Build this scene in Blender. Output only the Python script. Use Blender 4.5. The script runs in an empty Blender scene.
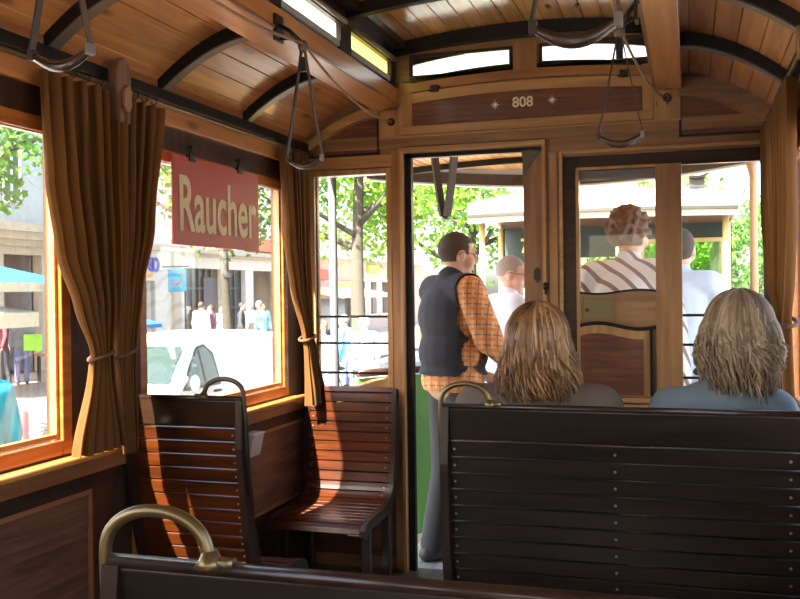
import bpy, bmesh, math, random
from mathutils import Vector, Matrix, Euler, noise
random.seed(7)
S = bpy.context.scene
C = S.collection
PI = math.pi

# ------------------------------------------------------------------ camera
cam_d = bpy.data.cameras.new('camera'); cam = bpy.data.objects.new('camera', cam_d); C.objects.link(cam)
R = Matrix(((0.95494977, -0.00935661, -0.29661995), (0.29650736, -0.01175805, 0.95495818), (-0.01242284, -0.99988709, -0.00845405)))
M3 = Matrix((R.col[0], -R.col[1], -R.col[2])).transposed()
cam.matrix_world = Matrix.Translation((0, 0, 1.285)) @ M3.to_4x4()
cam_d.sensor_fit = 'HORIZONTAL'; cam_d.sensor_width = 36; cam_d.lens = 36 * 934 / 800
cam_d.clip_start = 0.02; cam_d.clip_end = 400
S.camera = cam

# ------------------------------------------------------------------ sky, sun, exposure
W = bpy.data.worlds.new('sky'); S.world = W; W.use_nodes = True
wn = W.node_tree.nodes; bg = wn['Background']
sky = wn.new('ShaderNodeTexSky'); sky.sky_type = 'NISHITA'; sky.sun_disc = False
sky.sun_elevation = math.radians(50); sky.sun_rotation = math.radians(194); sky.air_density = 1.0; sky.dust_density = 4.0; sky.ozone_density = 0.6
W.node_tree.links.new(sky.outputs[0], bg.inputs[0]); bg.inputs[1].default_value = 0.62
sd = bpy.data.lights.new('sun', 'SUN'); sun = bpy.data.objects.new('sun', sd); C.objects.link(sun)
sd.energy = 30; sd.angle = math.radians(0.6); sd.color = (1, .93, .82)
sun.rotation_euler = Vector((0.16, 0.64, -0.67)).to_track_quat('-Z', 'Y').to_euler()
sun.location = (-3, -8, 12)
S.view_settings.view_transform = 'Standard'; S.view_settings.look = 'None'; S.view_settings.gamma = 1
S.view_settings.use_curve_mapping = False
S.view_settings.exposure = 1.0
S.cycles.max_bounces = 10; S.cycles.diffuse_bounces = 5; S.cycles.transparent_max_bounces = 24
S.cycles.sample_clamp_indirect = 8

# ------------------------------------------------------------------ materials
def sl(r, g, b):
    return tuple(((c / 255 + .055) / 1.055) ** 2.4 if c > 10 else c / 255 / 12.92 for c in (r, g, b)) + (1,)
MATS = {}
def mat(name, col, rough=.6, metal=0, coat=0, spec=None, trans=0, emit=None):
    if name in MATS: return MATS[name]
    m = bpy.data.materials.new(name); m.use_nodes = True; MATS[name] = m
    nt = m.node_tree; p = nt.nodes['Principled BSDF']
    p.inputs['Base Color'].default_value = col; p.inputs['Roughness'].default_value = rough
    p.inputs['Metallic'].default_value = metal; p.inputs['Coat Weight'].default_value = coat
    p.inputs['Coat Roughness'].default_value = .12
    # gentle procedural variation
    tc = nt.nodes.new('ShaderNodeTexCoord'); nz = nt.nodes.new('ShaderNodeTexNoise'); nz.inputs['Scale'].default_value = 9
    nz.inputs['Detail'].default_value = 4
    hs = nt.nodes.new('ShaderNodeHueSaturation'); hs.inputs['Color'].default_value = col
    mr = nt.nodes.new('ShaderNodeMapRange'); mr.inputs['To Min'].default_value = .82; mr.inputs['To Max'].default_value = 1.18
    L = nt.links.new
    L(tc.outputs['Object'], nz.inputs['Vector']); L(nz.outputs[0], mr.inputs['Value']); L(mr.outputs[0], hs.inputs['Value'])
    L(hs.outputs[0], p.inputs['Base Color'])
    if trans:
        tr = nt.nodes.new('ShaderNodeBsdfTranslucent'); mx = nt.nodes.new('ShaderNodeMixShader'); mx.inputs[0].default_value = trans
        L(hs.outputs[0], tr.inputs[0]); L(p.outputs[0], mx.inputs[1]); L(tr.outputs[0], mx.inputs[2])
        L(mx.outputs[0], nt.nodes['Material Output'].inputs[0])
    return m
def wood(name, light, dark, axis='X', rough=.35, plank=None, plank_axis='X', knots=False, coat=.3, grain=1.0, fine=1.0, spec=.5):
    """grain runs along axis; plank = width of boards along plank_axis with a tone per board"""
    if name in MATS: return MATS[name]
    m = bpy.data.materials.new(name); m.use_nodes = True; MATS[name] = m
    nt = m.node_tree; N = nt.nodes.new; L = nt.links.new; p = nt.nodes['Principled BSDF']
    tc = N('ShaderNodeTexCoord'); mp = N('ShaderNodeMapping'); L(tc.outputs['Object'], mp.inputs[0])
    sc = {'X': (1.2, 16, 16), 'Y': (16, 1.2, 16), 'Z': (16, 16, 1.2)}[axis]
    mp.inputs['Scale'].default_value = [s * grain for s in sc]
    nz = N('ShaderNodeTexNoise'); nz.inputs['Scale'].default_value = 1.6 * fine; nz.inputs['Detail'].default_value = 6; nz.inputs['Distortion'].default_value = .8
    vec = mp.outputs[0]
    if plank:
        sx = N('ShaderNodeSeparateXYZ'); L(tc.outputs['Object'], sx.inputs[0])
        dv = N('ShaderNodeMath'); dv.operation = 'DIVIDE'; dv.inputs[1].default_value = plank; L(sx.outputs['XYZ'.index(plank_axis)], dv.inputs[0])
        fl = N('ShaderNodeMath'); fl.operation = 'FLOOR'; L(dv.outputs[0], fl.inputs[0])
        wnz = N('ShaderNodeTexWhiteNoise'); wnz.noise_dimensions = '1D'; L(fl.outputs[0], wnz.inputs['W'])
        ad = N('ShaderNodeVectorMath'); ad.operation = 'MULTIPLY_ADD'; L(wnz.outputs['Color'], ad.inputs[0]); ad.inputs[1].default_value = (9, 9, 9); L(mp.outputs[0], ad.inputs[2])
        vec = ad.outputs[0]
    L(vec, nz.inputs['Vector'])
    cr = N('ShaderNodeValToRGB'); cr.color_ramp.elements[0].position = .3; cr.color_ramp.elements[1].position = .68
    cr.color_ramp.elements[0].color = dark; cr.color_ramp.elements[1].color = light
    L(nz.outputs[0], cr.inputs[0]); col = cr.outputs[0]
    if plank:
        hs = N('ShaderNodeHueSaturation'); L(col, hs.inputs['Color'])
        mr = N('ShaderNodeMapRange'); mr.inputs['To Min'].default_value = .75; mr.inputs['To Max'].default_value = 1.2
        L(wnz.outputs['Value'], mr.inputs['Value']); L(mr.outputs[0], hs.inputs['Value']); col = hs.outputs[0]
    if knots:
        vm = N('ShaderNodeMapping'); L(tc.outputs['Object'], vm.inputs[0])
        vm.inputs['Scale'].default_value = {'X': (3, 9, 9), 'Y': (9, 3, 9), 'Z': (9, 9, 3)}[axis]
        vo = N('ShaderNodeTexVoronoi'); vo.inputs['Scale'].default_value = 1.0; L(vm.outputs[0], vo.inputs['Vector'])
        kr = N('ShaderNodeValToRGB'); kr.color_ramp.elements[0].position = .07; kr.color_ramp.elements[1].position = .16
        kr.color_ramp.elements[0].color = (.28, .2, .16, 1); kr.color_ramp.elements[1].color = (1, 1, 1, 1)
        L(vo.outputs['Distance'], kr.inputs[0])
        mx = N('ShaderNodeMix'); mx.data_type = 'RGBA'; mx.blend_type = 'MULTIPLY'; mx.inputs[0].default_value = .85
        L(col, mx.inputs[6]); L(kr.outputs[0], mx.inputs[7]); col = mx.outputs[2]
    L(col, p.inputs['Base Color']); p.inputs['Roughness'].default_value = rough; p.inputs['Coat Weight'].default_value = coat; p.inputs['Coat Roughness'].default_value = .15
    bp = N('ShaderNodeBump'); bp.inputs['Strength'].default_value = .12; bp.inputs['Distance'].default_value = .004
    p.inputs['Specular IOR Level'].default_value = spec; L(nz.outputs[0], bp.inputs['Height']); L(bp.outputs[0], p.inputs['Normal'])
    return m
def glass(name, tint=(1, 1, 1, 1), refl=.35, milky=0):
    if name in MATS: return MATS[name]
    m = bpy.data.materials.new(name); m.use_nodes = True; MATS[name] = m
    nt = m.node_tree; N = nt.nodes.new; L = nt.links.new
    t = N('ShaderNodeBsdfTransparent'); t.inputs[0].default_value = tint
    g = N('ShaderNodeBsdfGlossy'); g.inputs['Roughness'].default_value = .02
    fr = N('ShaderNodeFresnel'); fr.inputs[0].default_value = 1.45
    mu = N('ShaderNodeMath'); mu.operation = 'MULTIPLY'; mu.inputs[1].default_value = refl; L(fr.outputs[0], mu.inputs[0])
    mx = N('ShaderNodeMixShader'); L(mu.outputs[0], mx.inputs[0]); L(t.outputs[0], mx.inputs[1]); L(g.outputs[0], mx.inputs[2])
    out = mx.outputs[0]
    if milky:
        tr = N('ShaderNodeBsdfTranslucent'); tr.inputs[0].default_value = tint
        m2 = N('ShaderNodeMixShader'); m2.inputs[0].default_value = milky; L(out, m2.inputs[1]); L(tr.outputs[0], m2.inputs[2]); out = m2.outputs[0]
    L(out, nt.nodes['Material Output'].inputs[0])
    return m

pineY = wood('varnished_pine_boards', (.62, .27, .085, 1), (.36, .13, .035, 1), 'Y', .3, .083, 'X', True)
pineYf = wood('varnished_pine', (.58, .25, .075, 1), (.42, .16, .045, 1), 'Y', .35, knots=True)
pineX = wood('light_oak_across', (.56, .31, .115, 1), (.36, .175, .058, 1), 'X', .35)
pineZ = wood('light_oak_upright', (.52, .28, .10, 1), (.33, .16, .052, 1), 'Z', .35)
midX = wood('brown_oak_across', (.35, .185, .072, 1), (.2, .095, .036, 1), 'X', .35, coat=.2)
midZ = wood('brown_oak_upright', (.40, .20, .072, 1), (.24, .11, .038, 1), 'Z', .35)
midY = wood('brown_oak_long', (.34, .13, .045, 1), (.2, .07, .024, 1), 'Y', .3)
lipY = wood('orange_oak_long', (.62, .27, .07, 1), (.42, .16, .04, 1), 'Y', .25)
dkX = wood('dark_stained_across', (.055, .028, .015, 1), (.022, .011, .007, 1), 'X', .3, coat=.05, spec=.3)
dkY = wood('dark_stained_long', (.042, .021, .012, 1), (.016, .008, .005, 1), 'Y', .35, coat=.05, spec=.3)
dkZ = wood('dark_stained_upright', (.055, .027, .014, 1), (.024, .012, .007, 1), 'Z', .35, coat=.05, spec=.3)
veneer = wood('mahogany_veneer', (.20, .068, .030, 1), (.085, .027, .014, 1), 'X', .35, grain=.8, fine=3)
veneerY = wood('walnut_wall_panel', (.19, .085, .045, 1), (.08, .035, .018, 1), 'Y', .4, spec=.3, coat=.1, grain=.6, fine=2.5)
ribm = wood('black_rib_paint', (.014, .010, .008, 1), (.006, .005, .004, 1), 'X', .4, coat=0, spec=.25)
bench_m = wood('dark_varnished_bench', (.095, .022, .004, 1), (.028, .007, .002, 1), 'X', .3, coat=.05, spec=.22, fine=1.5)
bench_e = wood('bench_end_wood', (.035, .016, .009, 1), (.014, .007, .005, 1), 'Z', .3, coat=.15, spec=.3)
benchtop = wood('bench_top_board', (.040, .018, .009, 1), (.015, .008, .005, 1), 'X', .3, coat=.08, spec=.28)
brass = mat('worn_brass', (.24, .18, .09, 1), .38, .9)
steel = mat('dark_iron', (.05, .045, .04, 1), .4, .8)
chrome = mat('bright_screw_steel', (.7, .68, .62, 1), .3, 1)
leather = mat('dark_leather', (.035, .022, .015, 1), .5)
leather2 = mat('worn_leather', (.10, .065, .045, 1), .45)
gripm = mat('dark_wood_grip', (.05, .028, .018, 1), .25, coat=.5)
ropem = mat('brown_cord', (.30, .16, .09, 1), .8)
cloth = mat('ochre_brown_curtain', (.155, .062, .011, 1), .95, trans=.24)
pane_m = glass('window_glass')
milk = glass('yellowed_glass', (.80, .72, .34, 1), .5, .7)
frost = glass('frosted_glass', (1, .98, .9, 1), .4, .5)
floor_m = wood('floor_slats', (.12, .09, .065, 1), (.05, .037, .027, 1), 'Y', .5, .06, 'X')
white_p = mat('white_enamel', (.75, .73, .68, 1), .4)

# ------------------------------------------------------------------ mesh helpers
class MB:
    def __init__(s): s.bm = bmesh.new()
    def box(s, x0, x1, y0, y1, z0, z1, mx=None):
        v = [Vector((x, y, z)) for z in (z0, z1) for y in (y0, y1) for x in (x0, x1)]
        if mx: v = [mx @ p for p in v]
        v = [s.bm.verts.new(p) for p in v]
        for f in ((0, 2, 3, 1), (4, 5, 7, 6), (0, 1, 5, 4), (2, 6, 7, 3), (0, 4, 6, 2), (1, 3, 7, 5)): s.bm.faces.new([v[i] for i in f])
        return s
    def prism(s, poly, a, b, axis='Y'):
        """poly in the two other axes (XZ for Y, YZ for X, XY for Z)"""
        def P(p, t): return {'Y': (p[0], t, p[1]), 'X': (t, p[0], p[1]), 'Z': (p[0], p[1], t)}[axis]
        A = [s.bm.verts.new(P(p, a)) for p in poly]; B = [s.bm.verts.new(P(p, b)) for p in poly]
        n = len(poly); s.bm.faces.new(A); s.bm.faces.new(B[::-1])
        for i in range(n): s.bm.faces.new((A[i], B[i], B[(i + 1) % n], A[(i + 1) % n]))
        return s
    def strip(s, lower, upper, a, b, axis='Y'):
        """band between two equally long polylines, extruded a..b"""
        for i in range(len(lower) - 1):
            s.prism([lower[i], lower[i + 1], upper[i + 1], upper[i]], a, b, axis)
        return s
    def tube(s, pts, r, n=10, cap=True, closed=False):
        pts = [Vector(p) for p in pts]; rs = r if isinstance(r, (list, tuple)) else [r] * len(pts)
        rings = []; up = None; m = len(pts)
        for i, p in enumerate(pts):
            if closed: t = pts[(i + 1) % m] - pts[i - 1]
            else: t = pts[min(i + 1, m - 1)] - pts[max(i - 1, 0)]
            if t.length < 1e-9: t = Vector((0, 0, 1))
            t.normalize()
            if up is None: up = Vector((0, 0, 1)) if abs(t.z) < .9 else Vector((1, 0, 0))
            u = (up - t * up.dot(t))
            if u.length < 1e-6: u = t.orthogonal()
            u.normalize(); w = t.cross(u); up = u
            rings.append([s.bm.verts.new(p + (u * math.cos(2 * PI * k / n) + w * math.sin(2 * PI * k / n)) * rs[i]) for k in range(n)])
        rr = rings + ([rings[0]] if closed else [])
        for A, B in zip(rr, rr[1:]):
            for k in range(n):
                f = s.bm.faces.new((A[k], A[(k + 1) % n], B[(k + 1) % n], B[k])); f.smooth = True
        if cap and not closed: s.bm.faces.new(rings[0][::-1]); s.bm.faces.new(rings[-1])
        return s
    def ribbon(s, pts, w, t, side):
        """flat strap: width w along side vector, thickness t"""
        pts = [Vector(p) for p in pts]; sv = Vector(side).normalized(); rings = []
        for i, p in enumerate(pts):
            d = (pts[min(i + 1, len(pts) - 1)] - pts[max(i - 1, 0)]).normalized(); nn = d.cross(sv).normalized(); s2 = nn.cross(d)
            rings.append([s.bm.verts.new(p + s2 * (a * w / 2) + nn * (b * t / 2)) for a, b in ((-1, -1), (1, -1), (1, 1), (-1, 1))])
        for A, B in zip(rings, rings[1:]):
            for k in range(4): s.bm.faces.new((A[k], A[(k + 1) % 4], B[(k + 1) % 4], B[k]))
        s.bm.faces.new(rings[0][::-1]); s.bm.faces.new(rings[-1]); return s
    def ell(s, c, r, seg=20, rg=12, mx=None):
        m = Matrix.Translation(c) @ (mx.to_4x4() if mx else Matrix()) @ Matrix.Diagonal((r[0], r[1], r[2], 1))
        g = bmesh.ops.create_uvsphere(s.bm, u_segments=seg, v_segments=rg, radius=1, matrix=m)
        for v in g['verts']:
            for f in v.link_faces: f.smooth = True
        return s
    def cyl(s, p0, p1, r0, r1=None, n=16): return s.tube([p0, p1], [r0, r0 if r1 is None else r1], n)
    def build(s, name, m, parent=None, bevel=0, loc=None):
        bmesh.ops.recalc_face_normals(s.bm, faces=s.bm.faces)
        me = bpy.data.meshes.new(name); s.bm.to_mesh(me); s.bm.free()
        for x in (m if isinstance(m, list) else [m]): me.materials.append(x)
        o = bpy.data.objects.new(name, me); C.objects.link(o)
        if parent: o.parent = parent
        if loc: o.location = loc
        if bevel:
            b = o.modifiers.new('bevel', 'BEVEL'); b.width = bevel; b.segments = 2; b.limit_method = 'ANGLE'
        return o
def tag(o, label, cat, group=None, kind=None):
    o['label'] = label; o['category'] = cat
    if group: o['group'] = group
    if kind: o['kind'] = kind
    return o
def thing(name, label, cat, loc=(0, 0, 0), rz=0, group=None):
    o = bpy.data.objects.new(name, None); C.objects.link(o); o.location = loc; o.rotation_euler = (0, 0, rz); o.empty_display_size = .1
    return tag(o, label, cat, group)
def struct(o): o['kind'] = 'structure'; return o
def copy_tree(o, parent=None):
    kids = [c for c in C.objects if c.parent == o]
    c = o.copy(); C.objects.link(c)
    if parent: c.parent = parent
    for k in kids: copy_tree(k, c)
    return c
def text_mesh(name, s, size, m, parent, mtx, depth=.002, xs=1, off=0, align='CENTER'):
    cu = bpy.data.curves.new(name, 'FONT'); cu.body = s; cu.size = size; cu.extrude = depth; cu.align_x = align; cu.align_y = 'CENTER'; cu.offset = off
    t = bpy.data.objects.new(name + '_tmp', cu); C.objects.link(t)
    dg = bpy.context.evaluated_depsgraph_get(); me = bpy.data.meshes.new_from_object(t.evaluated_get(dg)); bpy.data.objects.remove(t)
    me.transform(mtx @ Matrix.Diagonal((xs, 1, 1, 1))); me.materials.clear(); me.materials.append(m)
    o = bpy.data.objects.new(name, me); C.objects.link(o)
    if parent: o.parent = parent
    return o
def wall_rects(mb, u0, u1, z0, z1, holes, t0, t1, axis):
    """slab in plane axis with rectangular holes; u runs along the other horizontal axis"""
    us = sorted({u0, u1} | {h[0] for h in holes} | {h[1] for h in holes}); zs = sorted({z0, z1} | {h[2] for h in holes} | {h[3] for h in holes})
    us = [u for u in us if u0 <= u <= u1]; zs = [z for z in zs if z0 <= z <= z1]
    for a, b in zip(us, us[1:]):
        run = None
        for c, d in zip(zs, zs[1:]):
            mu, mz = (a + b) / 2, (c + d) / 2
            hole = any(h[0] < mu < h[1] and h[2] < mz < h[3] for h in holes)
            if not hole:
                run = (run[0], d) if run else (c, d)
            if (hole or d == zs[-1]) and run:
                if axis == 'X': mb.box(t0, t1, a, b, run[0], run[1])
                else: mb.box(a, b, t0, t1, run[0], run[1])
                run = None
def frame(mb, u0, u1, z0, z1, w, t0, t1, axis):
    for a, b, c, d in ((u0, u0 + w, z0, z1), (u1 - w, u1, z0, z1), (u0 + w, u1 - w, z0, z0 + w), (u0 + w, u1 - w, z1 - w, z1)):
        if axis == 'X': mb.box(t0, t1, a, b, c, d)
        else: mb.box(a, b, t0, t1, c, d)
    return mb

# ================================================================== TRAM SHELL
CX = -0.70; HW = 1.05; XL = CX - HW; XR = CX + HW     # inner faces -1.75 / .35
YB, YE = -2.6, 4.10
def side(x, s): return CX + s * x                      # distance from the centre line
WIN = [(2.75, 3.87), (1.19, 2.31), (-0.37, 0.75), (-1.93, -0.81)]
Z0, Z1 = .865, 1.765

fl = MB().box(XL - .06, XR + .06, YB, YE + .06, -.06, 0).build('floor', floor_m); struct(fl)
# lower deck ceilings (curved, grooved boards), beams, clerestory
def deck_profile(n=60):
    pts = []
    x0, x1 = .655, 1.06
    for i in range(n + 1):
        x = x0 + (x1 - x0) * i / n
        t = max(0, (x - .675) / .378)
        z = 2.185 - .185 * t ** 1.78
        pts.append((x, z))
    return pts
def grooved(pts, width=.083, depth=.007):
    """insert v-grooves every `width` of arc"""
    out = [pts[0]]; acc = 0; nxt = width * .6
    for a, b in zip(pts, pts[1:]):
        d = math.dist(a, b)
        while acc + d >= nxt:
            f = (nxt - acc) / d; x = a[0] + (b[0] - a[0]) * f; z = a[1] + (b[1] - a[1]) * f
            dx, dz = (b[0] - a[0]) / d, (b[1] - a[1]) / d
            out += [(x - dx * .003, z - dz * .003), (x, z + depth), (x + dx * .003, z + dz * .003)]
            nxt += width
        acc += d; out.append(b)
    return out
ceil = bpy.data.objects.new('ceiling', None); C.objects.link(ceil); struct(ceil)
for s in (-1, 1):
    lo = [(side(x, s), z) for x, z in grooved(deck_profile())]
    up = [(p[0], p[1] + .05) for p in lo]
    MB().strip(lo, up, YB, YE, 'Y').build('lower_deck_boards', pineY, ceil)
UX = .60
def upz(x): return 2.405 + .05 * (1 - (x / UX) ** 2)
upp = grooved([(-UX + 2 * UX * i / 40, upz(-UX + 2 * UX * i / 40)) for i in range(41)])
lo = [(CX + x, z) for x, z in upp]; up = [(a, b + .04) for a, b in lo]
MB().strip(lo, up, YB, YE, 'Y').build('upper_deck_boards', wood('upper_boards', (.72, .39, .14, 1), (.42, .2, .06, 1), 'Y', .2, .083, 'X', True, coat=.6), ceil)
# ribs
def rib_low(s, y, w=.04):
    lo, up = [], []
    for i in range(25):
        x = .675 + .378 * i / 24; z = 2.14 - .185 * (i / 24) ** 1.78
        lo.append((side(x, s), z)); up.append((side(x, s), z + .055))
    o = MB().strip(lo, up, y - w / 2, y + w / 2, 'Y').build('rib', ribm, ceil)
    lo2 = [(a, b - .006) for a, b in lo]
    MB().strip(lo2, lo, y - w / 2 - .002, y + w / 2 + .002, 'Y').build('rib_facing', mat('worn_rib_edge', (.09, .075, .06, 1), .35), o)
for y in (3.464, 2.83, 2.24, 1.63, 1.02, .41, -.2, -.81, -1.42, -2.03):
    rib_low(-1, y); rib_low(1, y)
    lo = [(CX + x, upz(x) - .05) for x in [(-.58 + 1.16 * i / 24) for i in range(25)]]
    MB().strip(lo, [(a, b + .055) for a, b in lo], y - .02, y + .02).build('upper_rib', ribm, ceil)
for s in (-1, 1):
    # the heavy pine beam at the foot of the clerestory
    b = MB()
    a0, a1 = side(.565, s), side(.675, s); am = side(.60, s)
    b.prism([(a0, 2.135), (a1, 2.115), (a1, 2.20), (am, 2.20), (a0, 2.212)], YB, YE)
    b.build('ceiling_beam', pineYf, ceil, .004)
    MB().box(min(side(.558, s), side(.57, s)), max(side(.558, s), side(.57, s)), YB, YE, 2.132, 2.142).build('beam_moulding', midY, ceil)
    # clerestory wall
    holes = []
    edge = [(3.51, 4.03), (2.84, 3.39), (2.2, 2.74), (1.58, 2.1), (.96, 1.48), (.34, .86), (-.28, .24), (-.9, -.38), (-1.5, -1.0), (-2.2, -1.7)]
    for e in edge: holes.append((e[0], e[1], 2.222, 2.325))
    w = MB(); x0, x1 = sorted((side(.58, s), side(.62, s))); wall_rects(w, YB, YE, 2.20, 2.43, holes, x0, x1, 'X'); w.build('clerestory_side', dkY, ceil)
    for k, e in enumerate(edge):
        xx = side(.60, s)
        MB().box(xx - .002, xx + .002, e[0], e[1], 2.222, 2.325).build('clerestory_pane', milk if k == 0 else frost if k % 2 else pane_m, ceil)
        if s < 0 and k < 3:
            MB().tube([(side(.565, s), e[0] - .02, 2.335), (side(.565, s), e[1] + .02, 2.335)], .011, 8).build('shade_roller', mat('roller_brown', (.12, .07, .045, 1), .4), ceil)
    MB().box(min(side(.52, s), side(.60, s)), max(side(.52, s), side(.60, s)), YB, YE, 2.385, 2.42).build('roof_plate', dkY, ceil)
# outer roof skin keeps daylight out
MB().box(XL - .06, CX - .585, YB - .05, YE + .05, 2.236, 2.26).box(CX + .585, XR + .06, YB - .05, YE + .05, 2.236, 2.26).build('roof_skin', mat('grey_roof_canvas', (.45, .45, .43, 1), .8), ceil)
MB().box(CX - .68, CX + .68, YB - .05, YE + .1, 2.50, 2.53).build('upper_roof_skin', mat('grey_roof_canvas', None), ceil)

# side walls
for s, nm in ((-1, 'wall_left'), (1, 'wall_right')):
    root = bpy.data.objects.new(nm, None); C.objects.link(root); struct(root)
    def bx(name, m, i, o_, y0, y1, z0, z1, bev=0):      # i / o_ distances from centre line
        a, b_ = sorted((side(i, s), side(o_, s)))
        return MB().box(a, b_, y0, y1, z0, z1).build(name, m, root, bev)
    w = MB(); a, b_ = sorted((side(HW, s), side(HW + .06, s)))
    wall_rects(w, YB, YE + .05, 0, 2.05, [(y0, y1, Z0 - .03, Z1 + .01) for y0, y1 in WIN], a, b_, 'X'); w.build('wall_shell', dkZ, root)
    bx('window_sill', lipY, HW - .05, HW + .06, YB, YE, .795, .815, .006)
    bx('sill_apron', midY, HW - .018, HW, YB, YE, .745, .795, .003)
    bx('waist_rail', dkY, HW - .012, HW, YB, YE, .70, .745)
    bx('board_above_windows', pineYf, HW - .02, HW, YB, YE, 1.875, 1.945, .003)
    bx('cornice_rail', ribm, HW - .045, HW, YB, YE, 1.945, 1.985, .003)
    bx('cornice_rail_top', midY, HW - .02, HW, YB, YE, 1.985, 2.02)
    for y0, y1 in ((2.66, 4.06), (1.0, 2.405), (-.56, .84), (-2.1, -.72)):
        bx('wall_panel', veneerY, HW - .008, HW, y0, y1, .36, .695)
        f = MB(); a, b_ = sorted((side(HW - .016, s), side(HW, s))); frame(f, y0 - .012, y1 + .012, .35, .70, .014, a, b_, 'X'); f.build('panel_moulding', midY, root)
    bx('kick_board', dkY, HW - .01, HW, YB, YE, 0, .34)  # dark tone stands in for the shadow below the wall panels
    for i, (y0, y1) in enumerate(WIN):
        n = i + 1 + (4 if s > 0 else 0)
        wr = bpy.data.objects.new('window_%d' % n, None); C.objects.link(wr); struct(wr)
        f = MB(); a, b_ = sorted((side(HW - .001, s), side(HW + .045, s))); frame(f, y0 - .04, y1 + .04, Z0 - .045, Z1 + .03, .045, a, b_, 'X'); f.build('window_frame', wood('orange_window_wood', (.50, .17, .035, 1), (.30, .09, .02, 1), 'Y', .25, coat=.6), wr, .004)
        f = MB(); a, b_ = sorted((side(HW + .012, s), side(HW + .03, s))); frame(f, y0 + .004, y1 - .004, Z0 + .004, Z1 - .004, .014, a, b_, 'X'); f.build('glazing_bead', lipY, wr)
        MB().box(side(HW + .022, s) - .002, side(HW + .022, s) + .002, y0, y1, Z0, Z1).build('pane', pane_m, wr)
    for y in (2.53, .97, -.59):
        # wooden post bracket carrying the curtain rod
        t = thing('post_bracket', ('turned wooden bracket on the %s window post %s' % ('left' if s < 0 else 'right', {2.53: 'between the two curtains in view' if s < 0 else 'beside the front right window', .97: 'behind the foremost one', -.59: 'nearest the rear'}[y])), 'bracket', (side(HW, s), y, 1.90))
        sx = -s
        m = MB(); prof = [(-.035, -.10), (.035, -.10), (.04, .0), (.04, .055), (.028, .09), (0, .105), (-.028, .09), (-.04, .055), (-.04, 0)]
        m.prism([(p[0], p[1] + .02) for p in prof], 0, sx * .075, 'X'); m.build('bracket_block', wood('bracket_wood', (.22, .11, .06, 1), (.12, .055, .03, 1), 'Z', .4), t, .006)
        MB().prism([(-.02, -.03), (.0, -.05), (.02, -.03), (.02, .02), (0, .04), (-.02, .02)], sx * .075, sx * .09, 'X').build('rosette', midZ, t, .004)
        MB().prism([(-.012, -.16), (.012, -.16), (.02, -.08), (-.02, -.08)], 0, sx * .04, 'X').build('bracket_foot', midZ, t)
    rod = MB().tube([(side(HW - .055, s), YB + .02, 1.918), (side(HW - .055, s), YE - .01, 1.932)], .0075, 10).build('curtain_rod', mat('dull_brass_rod', (.16, .11, .06, 1), .4, .7))
    tag(rod, 'thin brass curtain rod running along the top of the %s wall windows' % ('left' if s < 0 else 'right'), 'curtain rod')

# ------------------------------------------------------------------ front bulkhead
wf = bpy.data.objects.new('wall_front', None); C.objects.link(wf); struct(wf)
F = YE
holes = [(-1.686, -1.33, .81, 1.83), (-1.246, -.60, -.01, 1.915), (-.535, .318, .80, 1.862)]
w = MB(); wall_rects(w, XL - .05, XR + .05, 0, 1.99, holes, F, F + .05, 'Y')
w.box(-1.36, -.03, F, F + .05, 1.99, 2.22)
chz = [(-1.207, -.755, 2.250, 2.36), (-.613, -.16, 2.250, 2.36)]
wall_rects(w, -1.34, -.06, 2.22, 2.47, chz, F, F + .05, 'Y')
for s in (-1, 1):
    P = [(side(.66, s), 1.99)] + [(side(.66 + .4 * i / 12, s), 2.215 - .19 * (i / 12) ** 1.78) for i in range(13)]
    w.prism(P + [(side(1.09, s), 1.98)], F, F + .05)
w.build('bulkhead', midX, wf)
def fb(name, m, x0, x1, z0, z1, pr=.012, bev=.002, y0=None):
    return MB().box(x0, x1, F - pr if y0 is None else y0, F, z0, z1).build(name, m, wf, bev)
def arch_z(x, z0, rise, hw=.51): return z0 + rise * (1 - ((x + .692) / hw) ** 2)
def arch_band(name, m, x0, x1, zb, zt, rise, pr, rb=None):
    n = 24; xs = [x0 + (x1 - x0) * i / n for i in range(n + 1)]
    lo = [(x, arch_z(x, zb, rise if rb is None else rb)) for x in xs]; hi = [(x, arch_z(x, zt, rise)) for x in xs]
    return MB().strip(lo, hi, F - pr, F).build(name, m, wf)
arch_band('number_board', veneer, -1.2, -.185, 2.038, 2.142, .022, .006, 0)
fb('board_bottom_rail', pineX, -1.265, -.14, 2.0, 2.038, .014)
fb('board_stile', pineZ, -1.265, -1.2, 2.0385, 2.235, .0145); fb('board_stile', pineZ, -.185, -.14, 2.0385, 2.235, .0145)
arch_band('board_top_rail', pineX, -1.2, -.185, 2.142, 2.185, .022, .014)
arch_band('arched_rail', wood('arched_rail_wood', (.42, .19, .065, 1), (.26, .11, .035, 1), 'X', .3), -1.25, -.14, 2.188, 2.228, .026, .022)
arch_band('arched_dark_rail', dkX, -1.25, -.14, 2.228, 2.246, .03, .012)  # thin dark band along the top of the arched rail
fb('corner_stile', pineZ, -1.36, -1.267, 1.99, 2.115, .016); fb('corner_stile', pineZ, -.138, -.03, 1.99, 2.115, .016)
MB().box(-.128, -.125, F - .02, F - .015, 2.055, 2.068).box(-.085, -.082, F - .02, F - .015, 2.055, 2.068).build('screw_slot', steel, wf)
fb('transom_rail', midX, -1.73, .32, 1.945, 2.0, .01)
fb('transom_bead', pineX, -1.36, -.03, 1.988, 1.996, .02)
fb('left_rail', pineX, -1.73, -1.3, 1.862, 1.915, .013)
for xa in (-1.2, -.61):
    f = MB(); z0 = 2.250; frame(f, xa - .012, xa + .465, 2.250, 2.362, .016, F - .012, F, 'Y'); f.build('clerestory_frame', dkX, wf)
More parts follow.
